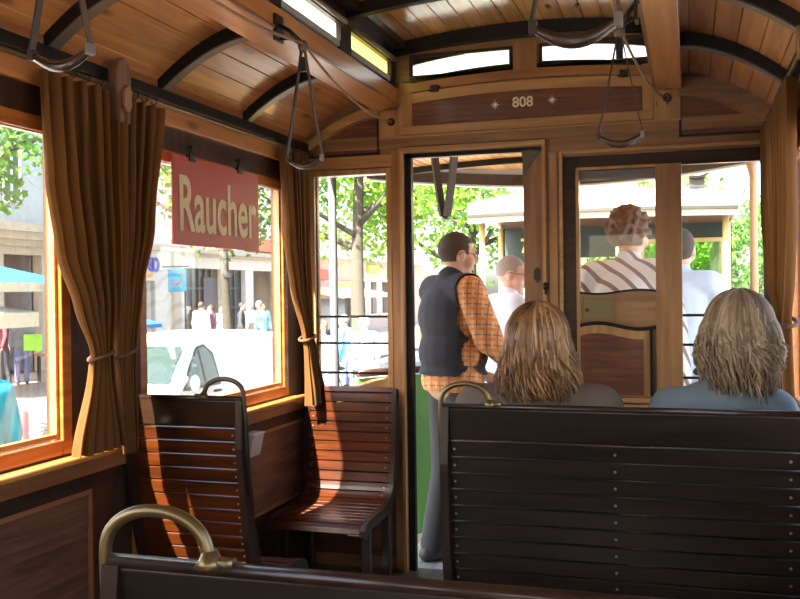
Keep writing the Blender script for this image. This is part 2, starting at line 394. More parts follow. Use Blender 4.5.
for c in chz:
    n = 20; xs = [c[0] + (c[1] - c[0]) * i / n for i in range(n + 1)]
    k = 1 if c is chz[0] else -1
    MB().box(c[0], c[1], F + .02, F + .024, c[2], c[3]).build('clerestory_pane', frost, wf)
    tt = [(x, arch_z(x, 2.314, .043)) for x in xs]; MB().strip(tt, [(x, 2.362) for x in xs], F - .006, F + .01).build('clerestory_head', dkX, wf)
    bb = [(x, arch_z(x, 2.250, .037)) for x in xs]; MB().strip([(x, 2.235) for x in xs], bb, F - .005, F + .01).build('clerestory_sill', dkX, wf)
fb('clerestory_mullion', midZ, -.735, -.63, 2.25, 2.375, .014)
xs = [-.575 + 1.15 * i / 24 for i in range(25)]
MB().strip([(CX + x, 2.362 + .032 * (1 - (x / .575) ** 2)) for x in xs], [(CX + x, upz(x) + .01) for x in xs], F - .05, F + .01).build('end_arch', ribm, wf)
# arched side panels
for s in (-1, 1):
    P = [(side(.66, s), 1.918)]
    n = 14
    top = [(side(.665 + .36 * i / n, s), 2.085 - .165 * (i / n) ** 1.8) for i in range(n + 1)]
    MB().prism([(side(.665, s), 1.922)] + top, F - .006, F).build('arched_panel', veneer, wf)
    lo = [(side(.662 + .385 * i / n, s), 2.088 - .165 * (i / n) ** 1.8) for i in range(n + 1)]; hi = [(side(.662 + .385 * i / n, s), 2.135 - .175 * (i / n) ** 1.8) for i in range(n + 1)]
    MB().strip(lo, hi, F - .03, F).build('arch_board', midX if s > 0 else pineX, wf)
    f = MB(); a, b_ = sorted((side(.662, s), side(1.02, s))); f.box(a, b_, F - .012, F, 1.918, 1.928); a, b_ = sorted((side(.662, s), side(.672, s))); f.box(a, b_, F - .012, F, 1.92, 2.08); f.build('panel_moulding', dkX, wf)
# left fixed window trim
f = MB(); frame(f, -1.712, -1.305, .785, 1.855, .026, F - .014, F + .03, 'Y'); f.build('window_trim', pineZ, wf, .003)
MB().box(-1.686, -1.33, F + .02, F + .024, .81, 1.83).build('pane', pane_m, wf)
fb('corner_post', dkZ, -1.75, -1.712, 0, 1.93, .02)
fb('jamb_board', wood('jamb_wood', (.42, .2, .07, 1), (.26, .11, .035, 1), 'Z', .3), -1.305, -1.262, 0, 1.935, .01)
fb('door_architrave', lipY if False else pineZ, -1.262, -1.246, 0, 1.94, .028)
fb('door_architrave', pineZ, -.612, -.596, 0, 1.94, .028)
fb('door_architrave', pineX, -1.262, -.596, 1.918, 1.94, .03)
fb('wainscot', veneer, -1.70, -1.31, .06, .76, .006)
MB().box(-1.246, -1.215, F + .006, F + .04, 0, 1.915).box(-1.246, -.6, F + .006, F + .04, 1.895, 1.915).build('door_rebate', ribm, wf)
# right side trim: pocket stile, frame, stile, fixed window
fb('pocket_stile', pineZ, -.585, -.548, .0, 1.885, .008)
f = MB(); frame(f, -.538, .335, .78, 1.885, .014, F - .022, F, 'Y'); f.build('opening_bead', pineX, wf, .002)
for y in (1.170, 1.045, .905):
    g = MB().tube([(-1.686, F + .035, y), (-1.33, F + .035, y)], .006, 8).tube([(-.03, F + .035, y), (.29, F + .035, y)], .006, 8).build('guard_rod', steel, wf)
fb('bottom_ledge', pineX, -.60, .35, .80, .822, .035)
fb('lower_board', dkX, -.585, .35, .1, .795, .01)
# sliding door leaf half open in the doorway
d1 = bpy.data.objects.new('door_1', None); C.objects.link(d1); struct(d1)
MB().box(-.70, -.605, F + .008, F + .04, .0, 1.915).build('door_stile', wood('worn_door_wood', (.34, .165, .065, 1), (.2, .085, .03, 1), 'Z', .35), d1, .003)
mm = MB(); mm.prism([(-.70, 1.86), (-.705, 1.9), (-.66, 1.9), (-.62, 1.895), (-.65, 1.86), (-.68, 1.82), (-.70, 1.78)], F - .001, F + .009).build('worn_corner_plate', mat('tarnished_plate', (.14, .12, .08, 1), .6, .5), d1)
MB().prism([(-.655, 1.37), (-.64, 1.385), (-.63, 1.37), (-.628, 1.33), (-.64, 1.315), (-.655, 1.335)], F - .002, F + .009).build('lock_plate', steel, d1)
MB().ell((-.60, F - .034, 1.30), (.014, .012, .018)).tube([(-.60, F - .03, 1.30), (-.60, F - .03, 1.265)], .005, 8).build('door_catch', steel, d1)
# second leaf: carved stile with shaped lite and panel
d2 = bpy.data.objects.new('door_2', None); C.objects.link(d2); struct(d2)
def wave(x, z, a, x0=-.46, x1=-.14):
    t = (x - x0) / (x1 - x0); return z + a * math.sin(2 * PI * (t * .92 + .02)) * (1 if t < 1 else 1)
lf = MB(); ya, yb = F + .004, F + .04
lf.box(-.545, -.458, ya, yb, .81, 1.862); lf.box(-.458, -.03, ya, yb, 1.80, 1.862)
lf.box(-.03, .318, ya, yb, 1.805, 1.862); lf.box(.29, .318, ya, yb, .82, 1.805); lf.box(-.03, .29, ya, yb, .81, .845)
lf.build('leaf_frame', dkX, d2, .002)
MB().box(-.138, -.03, F - .004, F + .04, .82, 1.812).build('middle_stile', midZ, d2, .003)
MB().box(-.468, -.138, F - .002, F + .036, 1.8, 1.812).box(-.47, -.456, F - .002, F + .036, .82, 1.8).build('lite_bead', pineZ, d2)
n = 24; xs = [-.456 + (.318) * i / n for i in range(n + 1)]
MB().strip([(x, wave(x, 1.132, .013)) for x in xs], [(x, wave(x, 1.268, -.008)) for x in xs], F, F + .036).build('lock_rail', midX, d2)
MB().strip([(x, wave(x, 1.268, -.008)) for x in xs], [(x, wave(x, 1.277, -.008)) for x in xs], F - .006, F + .01).build('lite_moulding', ribm, d2)
MB().strip([(x, wave(x, 1.118, .013)) for x in xs], [(x, wave(x, 1.134, .013)) for x in xs], F - .008, F + .01).box(-.165, -.152, F - .008, F + .01, .83, 1.115).build('panel_moulding', ribm, d2)
MB().strip([(x, .825) for x in xs[:-2]], [(x, wave(x, 1.118, .013)) for x in xs[:-2]], F + .004, F + .03).build('panel_border', pineZ, d2)
MB().strip([(x, .83) for x in xs[:-4]], [(x, wave(x, 1.082, .013)) for x in xs[:-4]], F - .003, F + .01).build('door_panel', veneer, d2)
MB().box(-.456, -.138, F + .012, F + .032, .82, 1.12).build('panel_backing', midX, d2)
MB().box(-.445, -.315, F - .006, F + .01, 1.155, 1.245).build('brass_lock_plate', mat('tarnished_brass', (.20, .17, .09, 1), .4, .6), d2, .003)
f = MB(); frame(f, -.45, -.31, 1.15, 1.25, .006, F - .009, F, 'Y'); f.build('plate_rim', brass, d2)
MB().tube([(-.425, F - .012, 1.195), (-.425, F - .004, 1.195)], .008, 10).build('keyhole', steel, d2)
MB().box(-.456, -.138, F + .018, F + .022, 1.262, 1.80).build('pane', pane_m, d2)
MB().box(-.03, .29, F + .018, F + .022, .845, 1.805).build('pane', pane_m, d2)
# window blind edge at the head of the door lite
MB().box(-.456, -.14, F + .028, F + .034, 1.755, 1.80).build('roller_blind', mat('grey_blind', (.25, .24, .22, 1), .8), d2)
# car number and stars
cream = mat('cream_paint', (.80, .72, .45, 1), .5)
RZ = Matrix.Rotation(PI / 2, 4, 'X')
n8 = thing('car_number', 'cream painted number 808 on the dark red board above the door', 'number', (-.695, F - .008, 2.111))
text_mesh('digits', '808', .062, cream, n8, RZ, .001, 1.0, .0012)
def star(x, z, lab):
    t = thing('painted_star', lab, 'star', (x, F - .008, z), 0, 'eight pointed stars beside the car number')
    P = []
    for k in range(16):
        r = (.024 if k % 4 == 0 else .019) if k % 2 == 0 else .0055
        P.append((r * math.sin(k * PI / 8), r * math.cos(k * PI / 8)))
    MB().prism(P, -.0015, .001).build('star_points', mat('pale_green_paint', (.78, .80, .62, 1), .5), t)
star(-.818, 2.108, 'painted eight pointed star to the left of the number 808'); star(-.566, 2.112, 'painted eight pointed star to the right of the number 808')
# small catch above number board
for x in (-1.09, -.26):
    t = thing('window_catch', 'small dark catch on the rail under the %s end skylight' % ('left' if x < -1 else 'right'), 'catch', (x, F - .02, 2.2))
    MB().box(-.018, .018, -.012, .0, -.018, .014).build('catch_body', steel, t, .003)
    MB().tube([(-.028, -.006, -.012), (.026, -.006, .004)], .004, 8).build('catch_lever', steel, t)
# rear bulkhead: framed opening behind the camera
w = MB(); wall_rects(w, XL - .05, XR + .05, 0, 2.2, [(-1.1, -.3, .95, 1.9)], YB - .05, YB, 'Y'); w.box(-1.27, -.13, YB - .05, YB, 2.2, 2.47)
struct(w.build('wall_back', midX))

# ================================================================== BENCHES
def back_path(lean, hi=.975):
    """(y,z) centreline from top of the backrest down and out along the seat"""
    P = [(0, hi), (lean * .25, .85), (lean * .55, .70), (lean * .85, .55), (lean + .015, .45), (lean + .04, .395), (lean + .09, .358), (lean + .16, .345), (lean + .26, .340), (lean + .36, .335), (lean + .40, .318), (lean + .415, .29)]
    out = []
    for i in range(len(P) - 1):
        p0, p1, p2, p3 = P[max(i - 1, 0)], P[i], P[i + 1], P[min(i + 2, len(P) - 1)]
        for k in range(10):
            t = k / 10
            out.append(tuple(.5 * (2 * p1[j] + (p2[j] - p0[j]) * t + (2 * p0[j] - 5 * p1[j] + 4 * p2[j] - p3[j]) * t * t + (3 * p1[j] - p0[j] - 3 * p2[j] + p3[j]) * t ** 3) for j in (0, 1)))
    return out + [P[-1]]
def at_len(path, L):
    acc = 0
    for a, b in zip(path, path[1:]):
        d = math.dist(a, b)
        if acc + d >= L:
            f = (L - acc) / d; return (a[0] + (b[0] - a[0]) * f, a[1] + (b[1] - a[1]) * f), ((b[0] - a[0]) / d, (b[1] - a[1]) / d)
        acc += d
    a, b = path[-2:]; d = math.dist(a, b); return b, ((b[0] - a[0]) / d, (b[1] - a[1]) / d)
screw0 = []
blackb = wood('near_black_bench', (.020, .013, .009, 1), (.009, .006, .004, 1), 'X', .28, coat=.08, spec=.35, fine=1.5)  # near-black version of the bench wood, used on the double benches
def bench(label, x0, x1, y, rz, lean, handle=None, top=.09, hi=.975, screws=(), seat_cut=None, leg_x=(), m=None):
    """x0..x1 world span; the seat is on local +Y"""
    w = x1 - x0; t = thing('slatted_bench', label, 'bench', ((x0 + x1) / 2, y, 0), rz)
    path = back_path(lean, hi); total = sum(math.dist(a, b) for a, b in zip(path, path[1:]))
    hw = w / 2 - .022; th = .016
    bmk, stk, sc = MB(), MB(), MB()
    L = top + .0025 if top else 0
    def slat(mb, l0, l1):
        n = 4; fr, bk = [], []
        for i in range(n + 1):
            (py, pz), (dy, dz) = at_len(path, l0 + (l1 - l0) * (0, .055, .5, .945, 1)[i])
            ny, nz = -dz, dy                       # normal towards the sitter
            e = .003 if i in (0, n) else 0
            fr.append((py + ny * (th / 2 - e), pz + nz * (th / 2 - e))); bk.append((py - ny * (th / 2 - e), pz - nz * (th / 2 - e)))
        mb.prism(fr + bk[::-1], -hw, hw, 'X')
    if top: 
        b = MB(); slat(b, 0, top); b.build('top_board', m or benchtop, t, .002)
    pitch = .0445; rows = []
    while L + pitch < total + .01:
        (py, pz), d = at_len(path, L + pitch / 2)
        slat(bmk if pz > .40 else stk, L + .0015, L + pitch - .002)
        if pz > .36:
            for sx in screws:
                (qy, qz), (dy, dz) = at_len(path, L + pitch * .5); ny, nz = -dz, dy; sg = 1 if rz else -1
                c = Vector((sx, qy + ny * th / 2 * sg, qz + nz * th / 2 * sg)); nn = Vector((0, ny, nz)) * sg
                if not screw0: screw0.append(MB().tube([(0, 0, -.001), (0, 0, .0025)], [.0042, .003], 8).build('screw', mat('dull_screw', (.35, .33, .3, 1), .4, .8), t).data); so = C.objects[-1]
                else: so = bpy.data.objects.new('screw', screw0[0]); C.objects.link(so); so.parent = t
                so.location = c; so.rotation_euler = nn.to_track_quat('Z', 'Y').to_euler()
        L += pitch
    bmk.build('backrest', m or bench_m, t); stk.build('seat', m or bench_m, t)
    for s in (-1, 1):
        fr = []; bk = []
        for i in range(41):
            (py, pz), (dy, dz) = at_len(path, total * i / 40); ny, nz = -dz, dy
            k = .011 + (.028 if i < 22 else .02) * min(1, i / 6)
            fr.append((py + ny * .012, pz + nz * .012)); bk.append((py - ny * k, pz - nz * k))
        e = MB()
        xa, xb = (s * (w / 2 - .022), s * w / 2)
        for i in range(40): e.prism([fr[i], fr[i + 1], bk[i + 1], bk[i]], xa, xb, 'X')
        e.build('end_frame', bench_e, t)
        lg = MB(); lx = s * (w / 2 - .035) if not leg_x else leg_x[0 if s < 0 else 1]
        lg.box(lx - .018, lx + .018, lean + .28, lean + .32, 0, .325); lg.build('leg', bench_e, t, .003)
        lg = MB(); lg.box(lx - .018, lx + .018, lean + .01, lean + .05, 0, .40); lg.build('leg', bench_e, t, .003)
    # steel-bound top edge
    tr = MB().tube([(-w / 2 + .005, 0, hi + .001), (w / 2 - .005, 0, hi + .001)], .0095, 10); tr.build('top_rail', bench_e, t)
    if handle:
        xh = handle * w / 2; hw_ = .135; r = .0075; pts = [(xh + handle * .004, .03, hi - .30), (xh + handle * .004, .005, hi - .05)]
        for k in range(19):
            a = PI * k / 18; pts.append((xh + handle * .002 - handle * (hw_ / 2) * (1 - math.cos(a)), 0, hi + .008 + (.055 * math.sin(a) ** .8)))
        h = MB().tube(pts, r, 12); xe = xh - handle * hw_
        hm = brass if m else mat('browned_iron', (.09, .07, .05, 1), .4, .6); h.build('handle', hm, t)
        MB().tube([(xe, 0, hi + .022), (xe, 0, hi + .012), (xe, 0, hi + .004)], [.0085, .013, .019], 14).tube([(xe, 0, hi + .009), (xe - handle * .03, 0, hi + .009)], .007, 10).build('handle_foot', hm, t)
    return t
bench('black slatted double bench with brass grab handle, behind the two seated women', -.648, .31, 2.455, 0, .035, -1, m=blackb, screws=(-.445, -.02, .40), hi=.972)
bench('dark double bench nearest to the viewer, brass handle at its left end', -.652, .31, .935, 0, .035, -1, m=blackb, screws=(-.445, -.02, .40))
bench('narrow slatted single bench seen from behind, left of the aisle, with sun across its back', -1.735, -1.318, 2.60, 0, .075, 1, screws=(-.19, .165), hi=.958)
bench('narrow slatted bench facing the viewer against the front partition, beside the doorway', -1.70, -1.262, 4.02, PI, .06, None, top=0, hi=.79, screws=(-.175, .18))

# ------------------------------------------------------------------ curtains
def curtain(label, s, levels, nf, seed, tie=None, group=None):
    """levels: (z, ya, yb, amp, off) along the wall on side s (-1 left)"""
    rnd = random.Random(seed); ph = [rnd.uniform(-.5, .5) for _ in range(nf + 2)]
    nu, nv = nf * 14, 56; bm = bmesh.new(); grid = []
    zs = [levels[0][0] + (levels[-1][0] - levels[0][0]) * i / nv for i in range(nv + 1)]
    def lev(z):
        for a, b in zip(levels, levels[1:]):
            if a[0] >= z >= b[0]:
                t = (a[0] - z) / (a[0] - b[0]); t = t * t * (3 - 2 * t) * .5 + t * .5
                return [a[i] + (b[i] - a[i]) * t for i in range(5)]
        return levels[-1]
    for z in zs:
        _, ya, yb, am, off = lev(z); row = []
        for i in range(nu + 1):
            u = i / nu; f = u * nf; k = int(f)
            p = ph[k] * (1 - (f - k)) + ph[k + 1] * (f - k)
            a = am * (1 + .45 * p) * math.cos(2 * PI * f + .6 * p + .5 * math.sin(z * 3 + k))
            y = ya + (yb - ya) * u + .35 * am * math.sin(4 * PI * f + p)
            a += .006 * noise.noise(Vector((u * 8, z * 4, seed)))
            row.append(bm.verts.new((side(HW - .055 - off, s) - s * 0 + a * (-s), y, z)))
        grid.append(row)
    for A, B in zip(grid, grid[1:]):
        for i in range(nu):
            f = bm.faces.new((A[i], A[i + 1], B[i + 1], B[i])); f.smooth = True
    me = bpy.data.meshes.new('cloth'); bm.to_mesh(me); bm.free(); me.materials.append(cloth)
    t = thing('curtain', label, 'curtain', group=group)
    o = bpy.data.objects.new('cloth', me); C.objects.link(o); o.parent = t
    if tie:
        z, ya, yb, am, off = tie; xc = side(HW - .055 - off, s); pts = []
        for k in range(24):
            a = 2 * PI * k / 24; pts.append((xc + (am + .006) * math.cos(a), (ya + yb) / 2 + (yb - ya + .012) / 2 * math.sin(a), z + .012 * math.sin(a)))
        b = MB(); b.tube(pts, .0065, 8, closed=True); b.build('tieback', mat('brown_tieback', (.12, .06, .03, 1), .9), t)
    # rings on the rod
    for k in range(nf):
        r = MB()
        yy = levels[0][1] + (levels[0][2] - levels[0][1]) * (k + .5) / nf; zc = 1.918 + (yy - YB) / (YE - YB) * .014
        r.tube([(side(HW - .055, s) + .012 * math.cos(a), yy, zc - .002 + .012 * math.sin(a)) for a in [2 * PI * j / 12 for j in range(12)]], .0018, 6, closed=True)
        r.build('curtain_ring', steel, t)
    return t
curtain('brown curtain left of the front left post, its tied golden hem lit by the sun', -1,
        [(1.908, 2.15, 2.46, .022, 0), (1.60, 2.16, 2.46, .024, .005), (1.40, 2.19, 2.45, .022, .02), (1.25, 2.25, 2.43, .02, .035), (1.12, 2.30, 2.395, .012, .05), (1.06, 2.29, 2.40, .014, .05), (.83, 2.22, 2.45, .022, .05)], 5, 3, (1.11, 2.30, 2.395, .014, .05))
curtain('dark brown curtain right of the front left post, hanging beside the red sign', -1,
        [(1.906, 2.485, 2.755, .022, 0), (1.5, 2.48, 2.665, .022, .01), (1.30, 2.45, 2.57, .018, .03), (1.12, 2.42, 2.515, .012, .05), (1.05, 2.42, 2.51, .012, .05), (.80, 2.465, 2.52, .010, .045)], 5, 5, (1.11, 2.42, 2.515, .014, .05))
curtain('tied golden brown curtain in the front left corner, beside the end window', -1,
        [(1.915, 3.73, 4.0, .018, 0), (1.5, 3.78, 4.0, .018, 0), (1.3, 3.82, 3.99, .016, .01), (1.09, 3.90, 3.985, .011, .025), (1.02, 3.90, 4.0, .014, .035), (.775, 3.88, 4.06, .022, .055)], 6, 8, (1.08, 3.895, 3.99, .026, .025))
curtain('orange brown curtain tied back on the right wall, at the right edge of the photo', 1,
        [(1.915, 3.0, 4.03, .020, 0), (1.5, 3.0, 3.98, .020, 0), (1.3, 3.0, 3.7, .018, .01), (1.19, 2.99, 3.22, .014, .02), (1.1, 2.99, 3.3, .016, .02), (.80, 2.95, 3.5, .022, .02)], 9, 11, (1.18, 2.98, 3.23, .03, .02))

# ------------------------------------------------------------------ RAUCHER sign on the left window
sg = thing('hanging_sign', 'red enamel sign reading Raucher, hanging in the left window', 'sign', (XL + .035, 3.205, 1.618))
MB().box(-.003, .003, -.337, .337, -.158, .158).build('sign_plate', mat('red_enamel', (.47, .065, .045, 1), .45), sg, .001)
RX = Matrix(((0, 0, 1, 0), (1, 0, 0, 0), (0, 1, 0, 0), (0, 0, 0, 1)))
def bold(s, size, y, xs, z0): 
    return text_mesh('lettering', s, size, mat('cream_letters', (.72, .60, .36, 1), .5), sg, Matrix.Translation((.0045, y, z0)) @ RX, .0008, xs, size * .018)
bold('Raucher', .275, 0.0, .665, -.020)
for y in (-.205, .17):
    MB().tube([(-.004, y, .168), (.0, y, .185), (-.0, y + .012, .2), (-.02, y + .012, .2)], .006, 8).box(-.008, .008, y - .02, y + .02, .145, .168).build('hook', steel, sg)
# ashtray on the wall between the facing benches
t = thing('wall_ashtray', 'small pale metal ashtray on the wall between the facing single benches', 'ashtray', (XL + .012, 3.46, .66))
MB().prism([(0, -.045), (.035, -.04), (.055, .05), (0, .05)], -.05, .05, 'Y').build('ashtray_body', mat('pale_metal', (.62, .58, .50, 1), .4, .2), t, .003)
MB().box(0, .06, -.052, .052, .05, .057).build('ashtray_lid', mat('pale_metal_lid', (.72, .70, .64, 1), .35, .2), t, .002)

# ------------------------------------------------------------------ hanging straps
def strap(label, x, y, ztop, zgrip, s, wy=.118, bracket=True, ang=0.0):
    t = thing('hand_strap', label, 'hand strap', (x, y, zgrip), ang)
    H = ztop - zgrip
    for k in (-1, 1):
        pts = []
        for i in range(13):
            f = i / 12; pts.append((k * (wy / 2 * (1 - f ** .9) + .004), 0, .005 + H * f))
        MB().ribbon(pts, .0, .0, (0, 1, 0)) if False else MB().ribbon(pts, .016, .004, (0, 1, 0)).build('leather_strip', leather2 if k > 0 else leather, t)
        MB().box(k * wy / 2 - .006, k * wy / 2 + .006, -.009, .009, -.006, .014).build('ferrule', mat('dull_ferrule', (.25, .24, .22, 1), .4, .6) if k > 0 else leather, t, .002)
    pts = []; rs = []
    for i in range(17):
        f = i / 16; pts.append((-wy / 2 + wy * f, 0, .003 - .024 * math.sin(PI * f))); rs.append(.006 + .005 * math.sin(PI * f))
    MB().tube(pts, rs, 12).build('grip', gripm, t)
    MB().ell((0, 0, H + .005), (.017, .014, .02)).build('pulley', mat('pulley_brown', (.12, .08, .05, 1), .4), t)
    MB().box(-.01, .01, -.006, .006, H - .075, H - .03).build('strap_buckle', steel, t)
    if bracket:
        bx_ = side(.565, s) - x; b = MB()
        b.box(min(bx_, bx_ + .01 * -s), max(bx_, bx_ - .01 * s), -.02, .04, H + .03, H + .115)
        b.tube([(bx_, .01, H + .09), (bx_ * .5, .005, H + .06), (0, 0, H + .012)], .007, 8).tube([(bx_, .01, H + .04), (bx_ * .5, .005, H + .035), (0, 0, H + .012)], .005, 8)
        b.build('bracket', steel, t)
    return t
strap('leather hand strap hanging from the left beam in front of the far bench', -1.17, 2.76, 2.065, 1.71, -1)
strap('leather hand strap at the upper left corner of the photo', -1.10, 1.46, 2.05, 1.728, -1, .125)
strap('leather hand strap hanging low in front of the right sliding door', -.187, 2.76, 2.02, 1.722, 1, .122)
strap('close hand strap at the top of the photo, just left of the right beam', -.155, 1.37, 2.05, 1.665, 1, .122)
def cord(label, pts, r=.0045):
    out = []
    for i in range(len(pts) - 1):
        a, b = Vector(pts[i]), Vector(pts[i + 1])
        for k in range(12):
            f = k / 12; p = a.lerp(b, f); p.z -= .16 * (b - a).length * f * (1 - f) * .9; out.append(p)
    out.append(Vector(pts[-1]))
    tag(MB().tube(out, r, 8).build('bell_cord', ropem), label, 'cord')
cord('bell cord slung along the left beam through the strap pulleys to the partition', [(-1.12, 1.46, 2.07), (-1.17, 2.76, 2.08), (-1.30, 4.085, 2.062)])
cord('bell cord slung along the right beam to the partition right of the door', [(-.16, 1.37, 2.07), (-.187, 2.76, 2.04), (-.085, 4.085, 2.085)])
for x, z, nm in ((-1.30, 2.062, 'left'), (-.085, 2.085, 'right')):
    t = thing('cord_eyelet', 'round %s cord eyelet on the partition at the end of the %s beam' % ('dark' if nm == 'left' else 'brown', nm), 'eyelet', (x, F - .016, z))
    MB().tube([(0, 0, 0), (0, -.006, 0)], .018, 16).build('eyelet_plate', steel, t); MB().tube([(0, -.004, 0), (0, -.014, 0)], .008, 12).build('eyelet_ring', brass, t)

# ================================================================== PEOPLE
skin_m = mat('skin', (.60, .33, .22, 1), .5); 
def caps(mb, p0, p1, r0, r1, n=14):
    p0, p1 = Vector(p0), Vector(p1); d = p1 - p0; L = max(d.length, 1e-4); q = d.to_track_quat('Z', 'Y').to_matrix()
    pts = []; rs = []
    for k in range(5): a = PI / 2 * k / 5; pts.append(p0 - d / L * r0 * math.cos(a)); rs.append(r0 * math.sin(a) + 1e-4)
    for k in range(6): a = PI / 2 * k / 5; pts.append(p1 + d / L * r1 * math.sin(a)); rs.append(r1 * math.cos(a) + 1e-4)
    mb.tube(pts, rs, n)
def blob(name, prims, m, parent, voxel=.012, smooth=3, cut=None):
    mb = MB()
    for p in prims:
        if p[0] == 'c': caps(mb, *p[1:5])
        else: mb.ell(p[1], p[2], 18, 12, p[3] if len(p) > 3 else None)
    o = mb.build(name + '_tmp', m)
    r = o.modifiers.new('r', 'REMESH'); r.mode = 'VOXEL'; r.voxel_size = voxel
    s = o.modifiers.new('s', 'SMOOTH'); s.iterations = smooth; s.factor = .5
    dg = bpy.context.evaluated_depsgraph_get(); me = bpy.data.meshes.new_from_object(o.evaluated_get(dg)); bpy.data.objects.remove(o)
    if cut:
        bm = bmesh.new(); bm.from_mesh(me); bmesh.ops.delete(bm, geom=[v for v in bm.verts if cut(v.co)], context='VERTS'); bm.to_mesh(me); bm.free()
    for f in me.polygons: f.use_smooth = True
    me.materials.clear(); me.materials.append(m) if not isinstance(m, list) else [me.materials.append(x) for x in m]
    me.name = name; ob = bpy.data.objects.new(name, me); C.objects.link(ob)
    if parent: ob.parent = parent
    return ob
def rotz(a): return Matrix.Rotation(a, 3, 'Z')
def hand(wrist, d, up, sgn, curl=.5, k=1.0):
    """palm, four unequal fingers and a thumb; d = direction of the hand, up = back of the hand"""
    d = Vector(d).normalized(); up = (Vector(up) - d * Vector(up).dot(d)).normalized(); sd_ = d.cross(up) * sgn
    w = Vector(wrist); out = []
    for j in (-1.2, -.4, .4, 1.2): out.append(('c', w, w + d * .085 * k + sd_ * .018 * j * k, .017 * k, .013 * k))
    for j, L in ((-1.5, .062), (-.5, .073), (.5, .078), (1.5, .070)):
        b = w + d * .086 * k + sd_ * .0155 * j * k; d1 = (d - up * curl).normalized(); d2 = (d - up * curl * 2.6).normalized()
        m_ = b + d1 * L * .5 * k; out += [('c', b, m_, .0092 * k, .0085 * k), ('c', m_, m_ + d2 * L * .5 * k, .0085 * k, .007 * k)]
    b = w + d * .025 * k + sd_ * .024 * k; m_ = b + (d * .6 + sd_ * .8 - up * .2).normalized() * .04 * k
    return out + [('c', b, m_, .014 * k, .011 * k), ('c', m_, m_ + (d - up * .3).normalized() * .032 * k, .0105 * k, .008 * k)]
def head_prims(c, yaw, pitch=0, r=1.0):
    """head with brow, nose, mouth, chin, ears; local +Y is the face"""
    M = rotz(yaw) @ Matrix.Rotation(pitch, 3, 'X'); c = Vector(c)
    def q(x, y, z): return c + M @ Vector((x, y, z)) * r
    P = [('e', q(0, -.012, .022), (.076 * r, .096 * r, .092 * r), M), ('e', q(0, .03, -.035), (.058 * r, .062 * r, .075 * r), M),
         ('e', q(0, .06, -.088), (.028 * r, .028 * r, .022 * r), M), ('c', q(0, .088, .02), q(0, .108, -.02), .010 * r, .013 * r),
         ('e', q(0, .083, -.052), (.024 * r, .013 * r, .009 * r), M), ('e', q(0, .078, .035), (.052 * r, .018 * r, .012 * r), M)]
    for s in (-1, 1):
        P += [('e', q(s * .078, -.008, -.01), (.010 * r, .020 * r, .032 * r), M), ('e', q(s * .052, .045, -.03), (.022 * r, .03 * r, .03 * r), M)]
    return P, q, M
def face_parts(q, M, r, root, glasses=False, dark=(.03, .02, .015, 1)):
    for s in (-1, 1):
        MB().ell(q(s * .031, .083, .010), (.013 * r, .008 * r, .008 * r), 12, 8, M).build('eye', mat('eye_white', (.75, .72, .68, 1), .2), root)
        MB().ell(q(s * .031, .090, .010), (.0055 * r, .003 * r, .0055 * r), 10, 6, M).build('iris', mat('iris_brown', dark, .2), root)
    MB().ell(q(0, .094, -.052), (.021 * r, .006 * r, .006 * r), 12, 6, M).build('lips', mat('lips', (.45, .17, .13, 1), .4), root)
    if glasses:
        g = MB()
        for s in (-1, 1):
            g.tube([q(s * .034 + .022 * math.cos(a), .104, .008 + .016 * math.sin(a)) for a in [2 * PI * k / 16 for k in range(16)]], .0016, 6, closed=True)
            g.tube([q(s * .056, .104, .012), q(s * .079, .05, .012), q(s * .084, -.01, .012), q(s * .083, -.03, -.005)], .0018, 6)
        g.tube([q(-.012, .104, .010), q(.012, .104, .010)], .0016, 6); g.build('glasses', steel, root)
def short_hair(q, M, r, m, root, thick=.008, bald=False, curly=0, vox=.009):
    c = q(0, -.016, .028)
    rx, ry, rz_ = .076 * r + thick * r, .094 * r + thick * r, .090 * r + thick * r
    P = [('e', c, (rx, ry, rz_), M)]
    if curly:
        rn = random.Random(4)
        for k in range(190):
            th = rn.uniform(0, 2 * PI); ph = rn.uniform(-.5, 1.5); rr = .0125 * r
            d = Vector((math.cos(th) * math.cos(ph) * rx, math.sin(th) * math.cos(ph) * ry, math.sin(ph) * rz_))
            P.append(('e', c + M @ d * rn.uniform(.98, 1.12), (rr, rr, rr)))
    Mi = M.transposed(); c0 = q(0, 0, 0)
    def cut(v):
        l = Mi @ (v - c0) / r
        return l.z < -.055 or (l.y > .035 and l.z < .062) or (l.y > .0 and l.z < .0) or (bald and l.z > .055)
    o = blob('hair', P, m, root, vox, 1, cut)
    sl_ = o.modifiers.new('thick', 'SOLIDIFY'); sl_.thickness = .004
    return o

